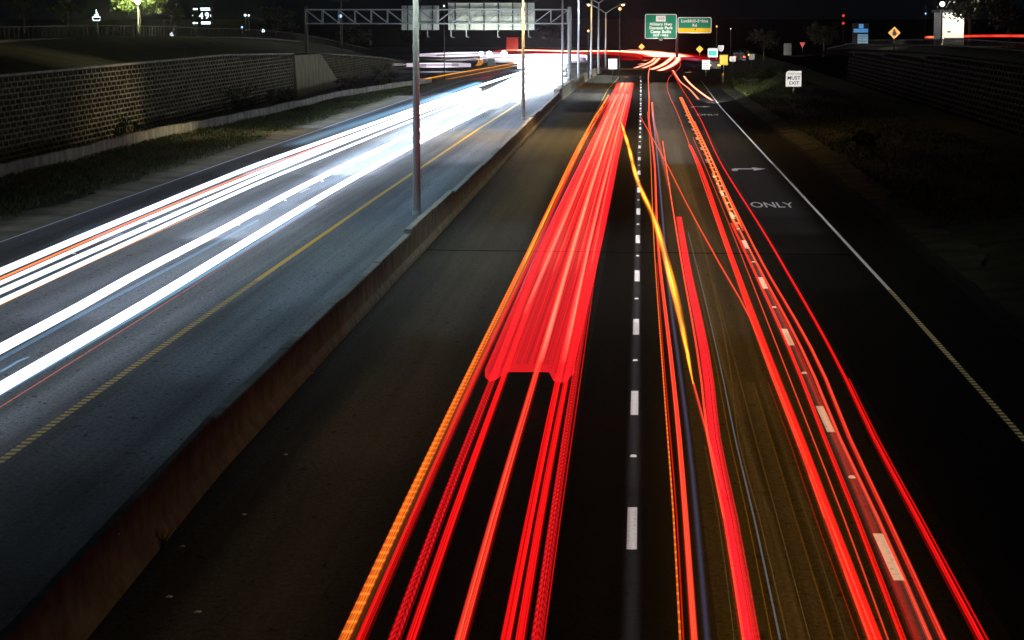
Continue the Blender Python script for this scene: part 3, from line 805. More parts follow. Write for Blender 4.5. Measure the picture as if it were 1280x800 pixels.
k = MB(); k.ball((0, -.02, z + .18), .09, n=10, m=6); k.box(-.14, .14, -.012, -.004, z - .22, z + .1); k.box(.05, .2, -.013, -.0045, z - .1, z + .0); k.build('symbol', M_black, t)
for x, y, Y, lab in ((903.7, 93, 290, 'short yellow delineator post at the verge'),):
    c = at_y(x, y, Y); k = thing('delineator', lab, 'delineator', (c.x, Y, 0), 0, 'delineator posts'); b = MB(); b.box(-.09, .09, -.02, .02, 0, c.z + .15); b.build('post', M_wood, k)
    b = MB(); b.box(-.1, .1, -.03, -.023, c.z - .15, c.z + .15); b.build('reflector', M_signyellow if x < 950 else M_signwhite, k)
t, z = post_sign('road_sign', 'low grey board beside the far headlights', 614, 78, 1.1, 1.1, 385, M_alu, lv=.06)

# added beams standing in for headlights that the retroreflective signs throw back
for (tx, ty, tz, r, lv) in SIGN_TARGETS:
    x0 = -2.5 if tx < 1 and ty < 400 else (5.2 if ty > 150 and tz < 4 else 27.5)
    dy = 34; z0 = .7 if tz < 4 else 6.1
    d = math.sqrt((tx - x0) ** 2 + dy ** 2 + (tz - z0) ** 2)
    spot('added beam', (x0, ty - dy, z0), (tx, ty, tz), 50 * d * d * lv, (1, .97, .93), math.degrees(2 * math.atan(1.35 * r / d)), .25, .08)  # one added narrow beam per sign

# ------------------------------------------------------------------ light trails
def spline(P, step=4.0):
    P = [Vector(p_) for p_ in P]
    if len(P) == 2: P = [P[0], P[0].lerp(P[1], .5), P[1]]
    out = []
    for i in range(len(P) - 1):
        p0 = P[max(i-1, 0)]; p1 = P[i]; p2 = P[i+1]; p3 = P[min(i+2, len(P)-1)]
        n = max(2, min(40, int((p2 - p1).length / step)))
        # centripetal-like tangents scaled by the local spacing keep long and short spans smooth
        l0, l1, l2 = (p1-p0).length or 1, (p2-p1).length, (p3-p2).length or 1
        m1 = ((p2-p1)/l1*l0 + (p1-p0)/l0*l1)/(l0+l1)*l1 if i > 0 else (p2-p1)
        m2 = ((p2-p1)/l1*l2 + (p3-p2)/l2*l1)/(l1+l2)*l1 if i < len(P)-2 else (p2-p1)
        for k in range(n):
            t = k / n; t2 = t*t; t3 = t2*t
            out.append(p1*(2*t3-3*t2+1) + m1*(t3-2*t2+t) + p2*(-2*t3+3*t2) + m2*(t3-t2))
    out.append(P[-1]); return out

TCOUNT = 0
def trail(label, pts, w, key, L0, L1=None, z=.8, h=.06, group=None, extend=True, w1=None, taper=False, side=None):
    """the path of one lamp at lamp height z; pts are photo pixels from near to far"""
    L1 = L0 if L1 is None else L1; w1 = w if w1 is None else w1
    P = [at_z(x, y, z) for x, y in pts]
    if extend and (pts[0][1] >= 795 or pts[0][0] <= 2):
        P.insert(0, P[0] + (P[0] - P[1]).normalized() * 14)
    C = spline(P); n = len(C)
    s = [0.0]
    for a, b2 in zip(C, C[1:]): s.append(s[-1] + (b2 - a).length)
    vs = []; fs = []; uvs = []; gain = []; side = side if side is not None else .15 if key in ('white', 'blue', 'violet', 'glare') else .04
    for i, p_ in enumerate(C):
        d = (C[min(i+1, n-1)] - C[max(i-1, 0)]); d.z = 0; d.normalize(); r = Vector((d.y, -d.x, 0))
        f = s[i] / s[-1]; ww = w + (w1 - w) * f; hh = h
        if taper:
            tp = min(1, f / .12, (1 - f) / .12); ww *= .15 + .85 * tp
        g = L0 * (L1 / L0) ** f * (.5 if key in ('white', 'blue', 'violet', 'glare') else 1)
        if not extend and not taper: g *= min(1, .15 + f / .03)
        ring = [(-ww/2, -hh/2, 0.0), (ww/2, -hh/2, 1.0), (ww/2, hh/2, 1.0), (-ww/2, hh/2, 0.0)]
        for a, zz, u in ring: vs.append(p_ + r * a + Vector((0, 0, zz))); gain.append(g)
    for i in range(n - 1):
        a, b2 = i*4, (i+1)*4; v0, v1 = s[i], s[i+1]
        fs.append((a+0, b2+0, b2+1, a+1))
        uvs += [(0, v0), (0, v1), (1, v1), (1, v0)] if key in ('white', 'blue', 'violet', 'glare') else [(0, v0), (0, v1), (0, v1), (0, v0)]
        fs.append((a+1, b2+1, b2+2, a+2)); uvs += [(1 - side, v0), (1 - side, v1), (1 - side, v1), (1 - side, v0)]
        fs.append((a+2, b2+2, b2+3, a+3)); uvs += [(1, v0), (1, v1), (0, v1), (0, v0)]
        fs.append((a+3, b2+3, b2+0, a+0)); uvs += [(side, v0), (side, v1), (side, v1), (side, v0)]
    me = bpy.data.meshes.new('light_trail'); me.from_pydata([tuple(v) for v in vs], [], fs)
    uv = me.uv_layers.new(name='UVMap'); uv.data.foreach_set('uv', np.array(uvs, dtype=np.float32).ravel())
    at = me.attributes.new('gain', 'FLOAT', 'POINT'); at.data.foreach_set('value', np.array(gain, dtype=np.float32))
    me.materials.append(trail_mat(key))
    o = bpy.data.objects.new('light_trail', me); COL.objects.link(o)
    return tag(o, label, 'light trail', group)

# --- left lane of the right carriageway: brake and tail lamps of the traffic going away
GA = 'tail light streaks in the left lane'
trail('broad orange ribbed light streak, leftmost in the left lane', [(431,800),(500.5,650),(581,480),(654,330),(725,180),(761,119)], .145, 'orange', 1.1, 2.2, .75, group=GA)
trail('golden light streak hugging the orange one in the distance', [(652,336),(690,256),(729,180),(757,127)], .1, 'yellow', .7, 1.0, .5, group=GA, extend=False)
trail('dark red light streak just right of the orange one', [(451,800),(516,650),(590.6,480),(661,330),(729,180),(764,120),(772,106)], .12, 'red', .8, 2.0, group=GA)
trail('dotted red light streak, left one of the two dotted ones', [(492.5,800),(548,650),(614,480),(671,330),(738,180),(768,118),(774,104)], .14, 'led', .75, 1.6, group=GA)
trail('plain red light streak right of the left dotted one', [(514.5,800),(566,650),(627,480),(682,330),(744,180),(771,118),(776,104)], .13, 'red', .95, 2.0, group=GA)
trail('brightest red light streak down the middle of the left lane', [(576,800),(617.5,650),(667,480),(709,330),(755,180),(777,118),(780,104)], .15, 'hot', 1.1, 2.2, group=GA)
trail('red light streak with fine lines, left of the close pair', [(632.5,800),(662,650),(697,480),(730,330),(767,180),(783,118),(785,104)], .13, 'red', 1.2, 2.0, group=GA)
trail('red light streak, right one of the close pair', [(650,800),(675,650),(707,480),(738,330),(771,180),(786,118),(787.5,104)], .12, 'red', 1.0, 2.0, group=GA)
trail('dotted red light streak on the right edge of the left lane', [(671,800),(692.5,650),(718,480),(743,330),(773.5,180),(788.5,118),(790,104)], .14, 'led', .7, 1.7, group=GA)
trail('hair thin red line at the right edge of the left lane', [(680,800),(700.5,650),(722,500),(746,330)], .018, 'red', .9, .9, group=GA)
trail('pale salmon light streak over the red glow, left', [(655,395),(683,330),(745,180),(770,120)], .14, 'salmon', .85, 2.6, 1.1, group=GA, extend=False)
trail('pale salmon light streak over the red glow, middle', [(676,455),(711,330),(757,180),(779,118)], .13, 'salmon', 1.4, 3.2, 1.1, group=GA, extend=False)
trail('pale salmon light streak over the red glow, right', [(704,455),(731,330),(768,180),(784,118)], .15, 'salmon', .9, 2.8, 1.1, group=GA, extend=False)
trail('thin violet line beside the orange light streak', [(646,375),(664,330),(720,215),(738,178)], .035, 'violet', .25, .3, .6, group=GA, extend=False)

trail('pale pink glow over the far half of the left lane', [(695,345),(722,255),(748,180),(772,130),(782,104)], 2.0, 'salmon', .06, 2.4, 1.15, group=GA, extend=False)
for lab, xs, g0, g1 in (('first thin cream line in the far red glow', (672, 716, 747, 772.5), .25, 1.3), ('second thin cream line in the far red glow', (690, 727, 752, 775.5), .2, 1.0),
                        ('third thin cream line in the far red glow', (719, 745, 763, 782), .25, 1.2), ('fourth thin cream line in the far red glow', (737, 757, 771, 787), .3, 1.4)):
    trail(lab, [(xs[0], 345), (xs[1], 245), (xs[2], 180), (xs[3], 118)], .06, 'salmon', g0 * 1.7, g1 * 1.8, 1.2, group=GA, extend=False)
# red glow of the rear of a braking vehicle, ending in a bumper shape
def glow_sheet():
    rows = [(606, 718, 466, None), (609, 718, 455, None), (664, 747, 330, None), (737, 777, 180, None), (769, 789.5, 118, None), (774.5, 790.5, 104, None)]
    z0, z1 = .62, .78
    me_v = []; fs = []; uvs = []; gain = []
    P = []
    N = 60
    A = spline([at_z(a, y, z1) for a, b2, y, _ in rows[1:]], 6); B = spline([at_z(b2, y, z1) for a, b2, y, _ in rows[1:]], 6)
    m = min(len(A), len(B)); K = 14
    # rear edge with two bumper corners
    def rear(u): 
        k = 1 if u < .16 or u > .74 else 0
        e = math.exp(-((u - .08) / .09) ** 4) * 1.3 + math.exp(-((u - .86) / .11) ** 4) * 1.5
        return e
    for i in range(m):
        for j in range(K + 1):
            u = j / K; q = A[i].lerp(B[i], u); 
            if i == 0: q = q + (A[0] - A[1]).normalized() * rear(u)
            for zz in (z1, z0):
                me_v.append((q.x, q.y, zz)); gain.append(.66 + .9 * (i / m))
    st = (K + 1) * 2
    L = 0.0
    for i in range(m - 1):
        L2 = L + (A[i+1] - A[i]).length
        for j in range(K):
            for low in (0, 1):
                a = i*st + j*2 + low; u0, u1 = (0, 0) if low else (j/K*.96+.02, (j+1)/K*.96+.02)
                q = [(a, L, u0), (a+2, L, u1), (a+2+st, L2, u1), (a+st, L2, u0)]
                if low: q.reverse()
                fs.append(tuple(k[0] for k in q)); uvs += [(k[2], k[1]) for k in q]
        L = L2
    for j in range(K):
        fs.append((j*2, j*2+1, j*2+3, j*2+2)); uvs += [(.3, 0)] * 4
    me = bpy.data.meshes.new('light_trail'); me.from_pydata(me_v, [], fs)
    uv = me.uv_layers.new(name='UVMap'); uv.data.foreach_set('uv', np.array(uvs, dtype=np.float32).ravel())
    at = me.attributes.new('gain', 'FLOAT', 'POINT'); at.data.foreach_set('value', np.array(gain, dtype=np.float32))
    me.materials.append(trail_mat('sheet')); o = bpy.data.objects.new('light_trail', me); COL.objects.link(o)
    tag(o, 'broad see-through red glow filling the left lane and ending in a bumper shape', 'light trail', GA)
glow_sheet()

# --- middle lane
GB = 'tail light streaks in the middle lane'
trail('thin orange line at the left edge of the middle lane', [(850,800),(842,650),(834.7,550),(829.6,480),(819,330),(813.4,200),(809.5,140)], .03, 'orange', 1.0, 1.8, group=GB)
trail('thin dark red line right of the thin orange one', [(854,800),(846,650),(838,550),(832,480),(821,330)], .025, 'red', .6, .8, group=GB)
trail('solid orange red light streak near the left edge of the middle lane', [(867.6,800),(857,650),(849,550),(842,480),(824.7,330),(817.8,200),(811.5,150),(811.5,121)], .1, 'hot', 1.25, 2.8, group=GB)
trail('soft violet blue glow line right of the orange red streak', [(884,800),(871,650),(861,550),(852,480),(836,360),(829,280),(822,200),(815.6,140)], .1, 'violet', .07, 1.1, group=GB)
trail('thick pure red light streak, widest in the middle lane', [(938,800),(913,650),(893,550),(886,480),(858,330),(848.5,272)], .23, 'pink', 1.15, 1.3, group=GB)
trail('bright orange edge along the thick red streak', [(929,800),(905,650),(885,550),(877,480),(852,330),(831.6,200),(828.5,177)], .05, 'hot', 1.2, 2.6, group=GB)
trail('wavy yellow blinking light streak crossing the dashed line', [(866.7,482),(853,410),(836.5,340),(816,270),(800,235),(786,185),(776,152)], .24, 'yellow', 2.2, 3.2, .75, group=GB, extend=False, taper=True)
trail('orange red line continuing the yellow streak toward the camera', [(905,620),(884,545),(866.5,480)], .06, 'hot', .8, 1.0, .75, group=GB, extend=False)
trail('red light streak crossing the middle lane on a slant', [(1094,800),(1040,660),(998,550),(966,470),(938,400),(899,330),(866,270),(834,207),(811,165),(801,147)], .06, 'hot', .8, 1.9, group=GB)
trail('pinkish light streak left of the slanted crossing', [(838,240),(826,190),(817,150),(815,128)], .2, 'salmon', .25, 1.0, group=GB, extend=False)
trail('white pink light line rising from the middle lane to the bend', [(811.5,124),(810.5,104),(811,90),(812.5,84)], .12, 'salmon', 1.6, 2.2, group=GB, extend=False)
for i, (lab, pts, w, g0) in enumerate([
        ('faint whitish scratch of light in the middle lane, nearest its red streak', [(917.5,800),(898,650),(881,560)], .015, .1),
        ('faint pale line down the middle of the brown lane', [(984,800),(949,650),(922.6,550),(915,480),(884,330),(868,270)], .03, .09),
        ('faint brown band beside the pale line', [(1003,800),(963,650),(930,550),(905,460),(872,330)], .12, .03),
        ('thin faint orange line in the right half of the brown lane', [(1057,800),(1009,650),(975,550),(950,480)], .012, .12),
        ('faint tan line, left of the two in the far middle lane', [(886,330),(866,270),(846,200),(842,184)], .04, .07),
        ('faint tan line, right of the two in the far middle lane', [(898,330),(875,270),(852,200),(848.5,184)], .04, .07)]):
    trail(lab, pts, w, 'dim', g0, g0, .6, group=GB, extend=True)

for lab, fr, w_, key_, g_ in (('faint amber hairline, leftmost of the streaks on the brown lane', .12, .014, 'amber', .12), ('faint white hairline on the brown lane beside the thick red streak', .2, .012, 'white', .1),
        ('faint soft brown band left of the middle of the brown lane', .33, .2, 'dim', .012), ('faint cream hairline in the middle of the brown lane', .47, .014, 'dim', .16),
        ('faint broad brown band right of the middle of the brown lane', .6, .25, 'dim', .012), ('faint amber hairline right of the middle of the brown lane', .68, .012, 'amber', .1),
        ('faint soft brown band near the broad red streak', .83, .16, 'dim', .014), ('faint red hairline beside the broad red streak', .92, .014, 'red', .3)):
    A_ = [(948,800),(922,650),(901,550),(890,480),(866,360),(850,290)]; B_ = [(1084,800),(1028,650),(993,550),(966,480),(922,350),(900,290)]
    trail(lab, [(a[0] + (b2[0] - a[0]) * fr, a[1] + (b2[1] - a[1]) * fr) for a, b2 in zip(A_, B_)][:4 + int(fr * 10) % 3], w_, key_, g_, g_, .6, group=GB)
# --- right lane
GC = 'tail light streaks in the right lane'
trail('broad red light streak, leftmost in the right lane', [(1094,800),(1037,650),(1000,550),(971,475),(917,330),(871,200),(862,182)], .17, 'red', 1.2, 2.2, group=GC)
trail('orange edge on the left of the broad red streak', [(1086,800),(1031,650),(995,550),(966,475),(914,330),(868.5,200),(850,150),(834,106),(836,98),(845,89),(851,81),(849.7,77)], .05, 'hot', .9, 2.2, group=GC)
trail('hair thin red line between the two broad red streaks', [(1109,800),(1054.6,650),(1016,550),(987,475),(930.6,330),(878,200),(866,172)], .03, 'hot', .8, 1.4, group=GC)
trail('deep red light streak left of the lane dashes', [(1128,800),(1071,650),(1031,550),(1002,475),(938,330),(914,280)], .085, 'red', .95, 1.4, group=GC)
trail('dim red band between the deep red and the striped orange streak', [(1146,800),(1086,650),(1044,550),(1012,475),(946,330)], .13, 'red', .3, .4, group=GC)
trail('striped orange light streak running over the lane dashes', [(1161,800),(1096.6,650),(1049.5,550),(1019,475),(945.6,330),(920,280)], .08, 'hot', .9, 1.2, group=GC)
trail('light streak like a ladder, in the far part of the right lane', [(926,290),(904,240),(887.5,200),(864,150),(851,122)], .24, 'ladder', 1.9, 2.8, group=GC, extend=False)
trail('red orange light streak right of the lane dashes', [(1178,800),(1109,650),(1062,550),(1032,475),(953,330),(890,200),(868,152)], .085, 'hot', .95, 1.9, group=GC)
trail('narrow red light streak farthest right near the camera', [(1225,800),(1146,650),(1092.5,550),(1057,475),(977.5,330),(898.7,200),(876,150),(853.6,113),(839,88)], .07, 'red', 1.1, 1.8, group=GC)
trail('dim red line doubling the farthest right streak', [(1233,800),(1152,650),(1097.5,550),(1061,475)], .03, 'red', .7, .7, group=GC)
trail('double red light streak swinging into the exit lane', [(874,125.5),(862,112),(851,103),(845,94.5),(841,88)], .3, 'fire', 1.3, 2.2, group=GC, extend=False)
trail('thick glowing red streak ending on the white edge line', [(891,126.5),(880,119),(865,107),(857.5,99),(855,95.5)], .3, 'fire', 5, 4, group=GC, extend=False)
trail('short red dash of light beside the curve', [(864.5,90.3),(857,91)], .5, 'fire', 1.3, group=GC, extend=False)

# --- the bend in the distance
GD = 'light streaks round the distant bend'
trail('long hot white red light band sweeping left behind the lamp poles', [(838,73),(829,70),(810,67.5),(790,66.3),(751,65.2),(720,65.8),(690,65),(640,64)], 9, 'fire', 14, 10, .9, .5, GD, False)
trail('soft red glow round the hot band', [(842,76),(820,69),(790,67),(751,65.5),(700,65)], 20, 'red', .35, .3, .9, .1, GD, False)
trail('upper thin orange red light line over the hot band', [(831,66),(806,64.2),(786,63)], 1.6, 'fire', 3.2, 2.4, 1.2, .3, GD, False)
trail('bright red arc on the outside of the bend', [(824,90),(834,86),(843,80.5),(847.5,75),(846,70.5)], 1.2, 'fire', 6.0, 5.0, .9, .3, GD, False)
trail('bright red arc second from the outside of the bend', [(814,88.5),(826,83.5),(835,77.5),(840,72),(839,69)], 1.1, 'fire', 5.0, 5.0, .9, .3, GD, False)
trail('orange red arc in the middle of the bend', [(803,86.3),(814,82),(821,76.5),(824,73)], .8, 'fire', 3.2, 3.2, .9, .2, GD, False)
trail('orange red arc innermost of the bend', [(793,86.2),(806,81.5),(815,77),(819,73)], .7, 'fire', 3.2, 3.2, .9, .2, GD, False)
trail('short red light smear inside the bend', [(798,81.5),(806,80)], .9, 'fire', 1.8, 1.8, .9, .2, GD, False)
trail('tiny red smear of light left of the arcs', [(804,76.5),(809,75.8)], .9, 'fire', 1.8, 1.8, .9, .2, GD, False)
trail('amber light line crossing below the bend', [(812,87.3),(770,86.3),(740,86),(704,86.6)], 1.1, 'amber', .55, .6, .5, .1, GD, False)
trail('faint lilac light smear right of the bend', [(874,76),(860,72.8),(845,71)], 1.4, 'violet', .3, .4, .9, .2, GD, False)
trail('single red spot of light above the left lane streaks', [(785,97.3),(780.5,97.3)], .9, 'fire', 2.2, 2.2, .9, .2, GD, False)

# --- left carriageway: headlamps coming toward the camera
GH = 'headlight streaks on the left carriageway'
HW = 1.6; HF = 22.0; HP = 2.6
trail('broad white headlight streak farthest from the median', [(0,339.5),(131,284),(160,272),(250,234.5),(340,199),(360,192),(519,135.6),(600,107),(650,91),(692,79)], .2, 'white', HW, HF, .65, .12, GH, w1=.3)
trail('thin orange light line under the outer white streak', [(0,349.5),(160,279.7),(270,234),(355,200),(430,172)], .17, 'orange', 2.2, 1.6, .6, .05, GH)
trail('narrow white headlight streak below the orange line', [(0,354),(160,283.5),(352,204),(519,140),(600,111)], .1, 'white', 1.4, HF, .65, .07, GH, w1=.2)
trail('white headlight streak between two dark gaps', [(0,364.5),(160,293.8),(352,209.5),(519,143.5),(600,114)], .17, 'white', 1.5, HF, .65, .08, GH, w1=.25)
trail('white headlight streak with an orange rim, inner one of the outer lane', [(0,377),(160,303),(330,226),(400,197.5),(519,149),(600,117),(650,98),(694,83)], .14, 'white', 1.4, HF, .65, .07, GH, w1=.2)
trail('orange rim light under the inner streak of the outer lane', [(0,381.5),(60,353),(160,307),(260,262)], .06, 'amber', 2.2, 1.2, .55, .03, GH)
trail('white headlight streak left of the pair in the middle lane', [(0,436),(100,382.5),(160,348.5),(270,291),(360,242.5),(519,165),(600,128),(660,105),(696,88)], .22, 'white', HP, HF, .65, .12, GH)
trail('blue grey light line below the left streak of the pair', [(0,449),(120,383),(210,336),(323,275)], .1, 'blue', .35, .7, .6, .04, GH)
trail('white headlight streak right of the pair in the middle lane', [(0,485),(180,380),(300,307),(394,250),(519,180.6),(600,140),(660,113),(700,95)], .22, 'white', HP, HF, .65, .12, GH)
trail('pale blue fringe under the right streak of the pair', [(0,492),(180,388),(300,316),(394,257)], .14, 'blue', .7, .8, .6, .04, GH)
trail('hair thin orange line nearest the yellow edge line', [(0,509.5),(206,380),(340,294),(430,237),(519,188)], .04, 'salmon', .55, .4, .5, .02, GH)
trail('blue haze of light on the outside of the outermost streak', [(360,183),(440,156),(519,130),(600,103)], 1.7, 'blue', .3, 1.5, .6, .06, GH, False)
trail('small greenish white squiggle of light in the middle lane', [(-4,467),(14,457),(24,451),(37,446)], .05, 'blue', 1.0, 1.0, .5, .02, GH, False, taper=True)
trail('blue haze of light between the outer lane streaks and the middle pair', [(420,207),(519,157),(600,122),(650,103)], 1.5, 'blue', .15, 1.2, .6, .06, GH, False)
trail('blue haze of light round the pair of middle lane streaks', [(400,236),(519,173),(600,134),(655,110)], 2.6, 'blue', .12, 1.2, .6, .06, GH, False)
for i, (lab, a, b2, c) in enumerate([
        ('white headlight glare strip, top of the distant glare', (600,120), (655,94), (697,77)),
        ('white headlight glare strip, second from the top of the distant glare', (600,124), (655,98.5), (698,81)),
        ('white headlight glare strip, third from the top of the distant glare', (610,127), (658,102), (699,84.5)),
        ('white headlight glare strip, fourth from the top of the distant glare', (612,131), (660,107), (699,91.5)),
        ('white headlight glare strip, fifth from the top of the distant glare', (615,135), (660,110), (699,98)),
        ('white headlight glare strip, lowest of the distant glare', (640,126.5), (668,113), (699,101))]):
    trail(lab, [a, b2, c], .5, 'white', 1.0, 11, .65, .3, GH, False, w1=1.6)
trail('hot white light band of oncoming traffic at the top of the glare', [(700,73.5),(680,70),(655,70.5),(634,73)], 9, 'glare', 12, 6, .65, .6, GH, False)

trail('white headlight glare band just below the top of the glare', [(700,77.5),(678,75),(655,77)], 3, 'white', 11, 11, .65, .6, GH, False)
trail('white headlight glare band between the top band and the strips', [(700,82),(680,80),(656,83)], 2, 'white', 11, 11, .65, .6, GH, False)
GL = 'lights of the far left ramp'
trail('golden light line of vehicles on the ramp left of the glare, upper', [(528,100.5),(570,92.5),(620,84),(655,77)], .8, 'amber', 1.1, 1.3, .9, .2, GL, False)
trail('golden light line of vehicles on the ramp left of the glare, lower', [(556,100),(590,93.5),(630,85.5),(652,81)], .5, 'amber', .7, 1.1, .8, .1, GL, False)
trail('dim red strip standing in for reflected light below the golden lines, left', [(584,100),(600,98.5),(614,96)], .9, 'red', .4, .4, .8, .1, GL, False)  # glowing strip painted in for red light reflected off the road
trail('dim red strip standing in for reflected light below the golden lines, right', [(592,95.5),(612,93.5),(630,91)], .8, 'red', .25, .25, .8, .1, GL, False)  # second strip of the painted-in road reflection
trail('thick white light streak of far traffic, lower one left of the glare', [(528,82),(550,81.3),(569,80.8)], 8, 'glare', 3.2, 3.2, .9, .5, GL, False, taper=True)
trail('long white light streak of far traffic, upper one left of the glare', [(551,69.5),(575,68),(603,66.5)], 10, 'glare', 3.2, 3.2, .9, .5, GL, False, taper=True)
trail('thin white light streak at the far left end of the ramp', [(477,79.3),(488,80.5),(499,81)], 3.5, 'glare', 1.2, .9, .9, .2, GL, False, taper=True)
trail('small curl of amber light below the upper white streak', [(597,83),(601,78),(598,74),(592,72.5)], 1.0, 'amber', .6, .6, .9, .1, GL, False)

RT = Vector((0, 0, 0))
def trail3d(label, P, w, key, L, h=.1, group=None, side=None):
    global at_z
    keep = at_z
    it = iter(P)
    at_z = lambda x, y, z: Vector(next(it))
    o = trail(label, [(9, 9)] * len(P), w, key, L, L, h=h, group=group, extend=False, side=side)
    at_z = keep; return o
trail3d('red light streak along the frontage road at the upper right', [(27.5, 60, 6.25), (27.4, 120, 6.25), (27.3, 180, 6.2), (27.2, 215, 5.9), (27, 240, 5.6)][::-1], .2, 'hot', 1.8, .17, side=.5)

# round headlamps facing the camera on the far left
def far_lamp(label, px, py, Y, r, m, cat='lamp', name='far_lamp', poletop=False, ground=0.0, group=None):
    c = at_y(px, py, Y); t = thing(name, label, cat, (c.x, Y, ground), 0, group)
    b = MB(); b.ball((0, 0, c.z - ground), r, n=12, m=8); b.build('lamp_globe', m, t)
    k = MB(); k.tube([(0, r * .6, 0), (0, r * .6, c.z - ground)], .06, 6); k.build('post', M_dark, t)
    return t
GF = 'far lamps'
L_glare = lamp_mat('headlamp glare', (.95, .97, 1), 14)
far_lamp('round white lamp, middle of the three left of the glare', 611.5, 67.5, 460, .52, L_glare, group=GF)
far_lamp('round white lamp, left of the three left of the glare', 601.5, 67.3, 465, .42, L_glare, group=GF)
far_lamp('round white lamp, right of the three left of the glare', 630, 67, 460, .55, L_glare, group=GF)
L_dimw = lamp_mat('distant white lamp', (.8, .9, 1), 1.6); L_dimo = lamp_mat('distant amber lamp', (1, .5, .1), 1.2); L_dimb = lamp_mat('distant blue lamp', (.3, .6, 1), 1.5)
for lab, x, y, r, m, g in [
        ('small white lamp, left of a pair at the upper left', 306.5, 19, .16, L_dimw, 5.8), ('small white lamp, right of a pair at the upper left', 311, 19.3, .13, L_dimw, 5.8),
        ('faint blue lamp below the pair of white ones', 302.5, 34, .13, L_dimb, 5.5), ('blue white lamp hanging left of the gantry', 425.5, 20, .2, L_dimb, 4),
        ('greenish white lamp at the dark bank edge', 329, 38.5, .2, L_dimw, 5), ('white smear lamp below the lit tree', 215, 43, .25, L_dimw, 5.8),
        ('tiny white lamp in the sky above the gantry', 555, 7.5, .12, L_dimw, 0), ('small amber lamp right of the green signs', 896, 33, .16, L_dimo, 0),
        ('small warm lamp above the road left of the green signs', 775, 11, .2, L_dimo, 0), ('tiny amber lamp beside the far poles', 735.5, 38.5, .16, L_dimo, 0),
        ('tiny white lamp far right of the green signs', 913.5, 36, .1, L_dimw, 0),('tiny blue lamp near the upper right tree', 1157, 17, .14, L_dimb, 3)]:
    far_lamp(lab, x, y, 300 if x < 800 else 420, r, m, group=GF, ground=g)
far_lamp('bright warm white lamp beside the tree at the upper right', 1178, 5, 215, .2, lamp_mat('floodlight', (1, .85, .65), 12), ground=5.3)

# radio mast with red beacons
c = at_y(1054, 30, 520); t = thing('radio_mast', 'thin dark mast with two red beacons at the upper right', 'mast', (c.x, 520, 0))
k = MB(); k.tube([(0, 0, 0), (0, 0, at_y(1054, 18, 520).z)], [.3, .12], 6); k.build('post', M_dark, t)
for y in (19.5, 29): b = MB(); b.ball((0, -.3, at_y(1054, y, 520).z), .28, n=8, m=5); b.build('beacon', L_redbeacon, t)

# car tail lights seen beyond the sign cluster
def far_car(label, px, py, Y, ground, m1, m2):
    c = at_y(px, py, Y); t = thing('car', label, 'car', (c.x, Y, ground))
    b = MB(); b.prism([(-.9, .3), (.9, .3), (.92, .75), (.82, .95), (.62, 1.42), (-.62, 1.42), (-.82, .95), (-.92, .75)], 0, 4.0); b.build('body', mat('dark car paint', (.03, .03, .035), .35), t, bevel=.06)
    b = MB(); b.prism([(-.7, .97), (.7, .97), (.56, 1.34), (-.56, 1.34)], -.006, -.002); b.build('rear_window', M_glass, t)
    for s in (-1, 1):
        b = MB(); b.box(s*.66 - .18, s*.66 + .18, -.03, -.005, .72, .92); b.build('tail_light', m1 if s < 0 else m2, t)
        for yy in (.8, 3.2):
            w_ = MB(); w_.tube([(s*.92, yy, .32), (s*.7, yy, .32)], .32, 12); w_.build('wheel', M_black, t)
L_tail = lamp_mat('tail lamp', (1, .05, .02), 2.5)
far_car('dark car with red tail lights among the far signs', 924.5, 72.7, 360, 1.0, L_tail, L_tail)
far_car('dark car showing one amber light beside the grey square sign', 931, 72.2, 372, 1.1, L_tail, L_yellow)
far_car('dark car with amber lights left of the yellow rectangular sign', 893, 78, 350, .0, L_yellow, L_yellow)

# truck trailer glimpsed through the glare
c = at_y(640, 60, 480); t = thing('truck_trailer', 'dull red box trailer standing behind the headlight glare', 'trailer', (c.x, 480, 0))
b = MB(); b.box(-1.1, 1.1, 0, 7, .9, 3.6); b.build('body', M_trailer, t, bevel=.03)
b = MB()
for i in range(5): b.box(-.95 + i*.45, -.87 + i*.45, -.05, -.003, 1.0, 3.5)
b.build('door_ribs', M_trailer, t)
for s in (-1, 1):
    b = MB(); b.tube([(s*1.08, 1.2, .5), (s*.7, 1.2, .5)], .5, 14); b.build('wheel', M_black, t)
spot('added beam', (c.x + 1, 466, 1.2), (c.x, 480, 2.4), 16, (1, .5, .5), 60)  # added reddish spot that brightens the trailer's rear

# ------------------------------------------------------------------ things on the upper roads
# lit tree with its floodlight
tp = at_y(174, 22, 290)
tree('bushy tree lit yellow green by a lamp at the upper left', (tp.x, 290, 5.8), 6.4, 2.9, M_leaf, 70, 80, .16)
lp = at_y(172.5, 8, 287)
t = thing('area_lamp', 'lamp on a pole shining into the bushy tree', 'lamp', (lp.x, 287, 5.8))
k = MB(); k.tube([(0, 0, 0), (0, 0, 6.4)], .07, 8); k.build('pole', M_galv, t)
k = MB(); k.ball((0, -.1, at_y(162, 2, 287).z - 5.8), .3, n=10, m=6); k.build('lamp_globe', lamp_mat('tree floodlight', (1, 1, .75), 20), t)
pl = bpy.data.lights.new('tree lamp light', 'POINT'); pl.energy = 8000; pl.color = (.95, 1, .5); pl.shadow_soft_size = .25
po = bpy.data.objects.new('tree lamp light', pl); COL.objects.link(po); po.location = (lp.x, 286.2, 10.2)
tp = at_y(242, 30, 250); 
tree('small dim tree left of the lit price sign', (at_y(216, 30, 296).x, 296, 5.7), 3.4, 1.3, M_leaf2, 20, 40, .13)
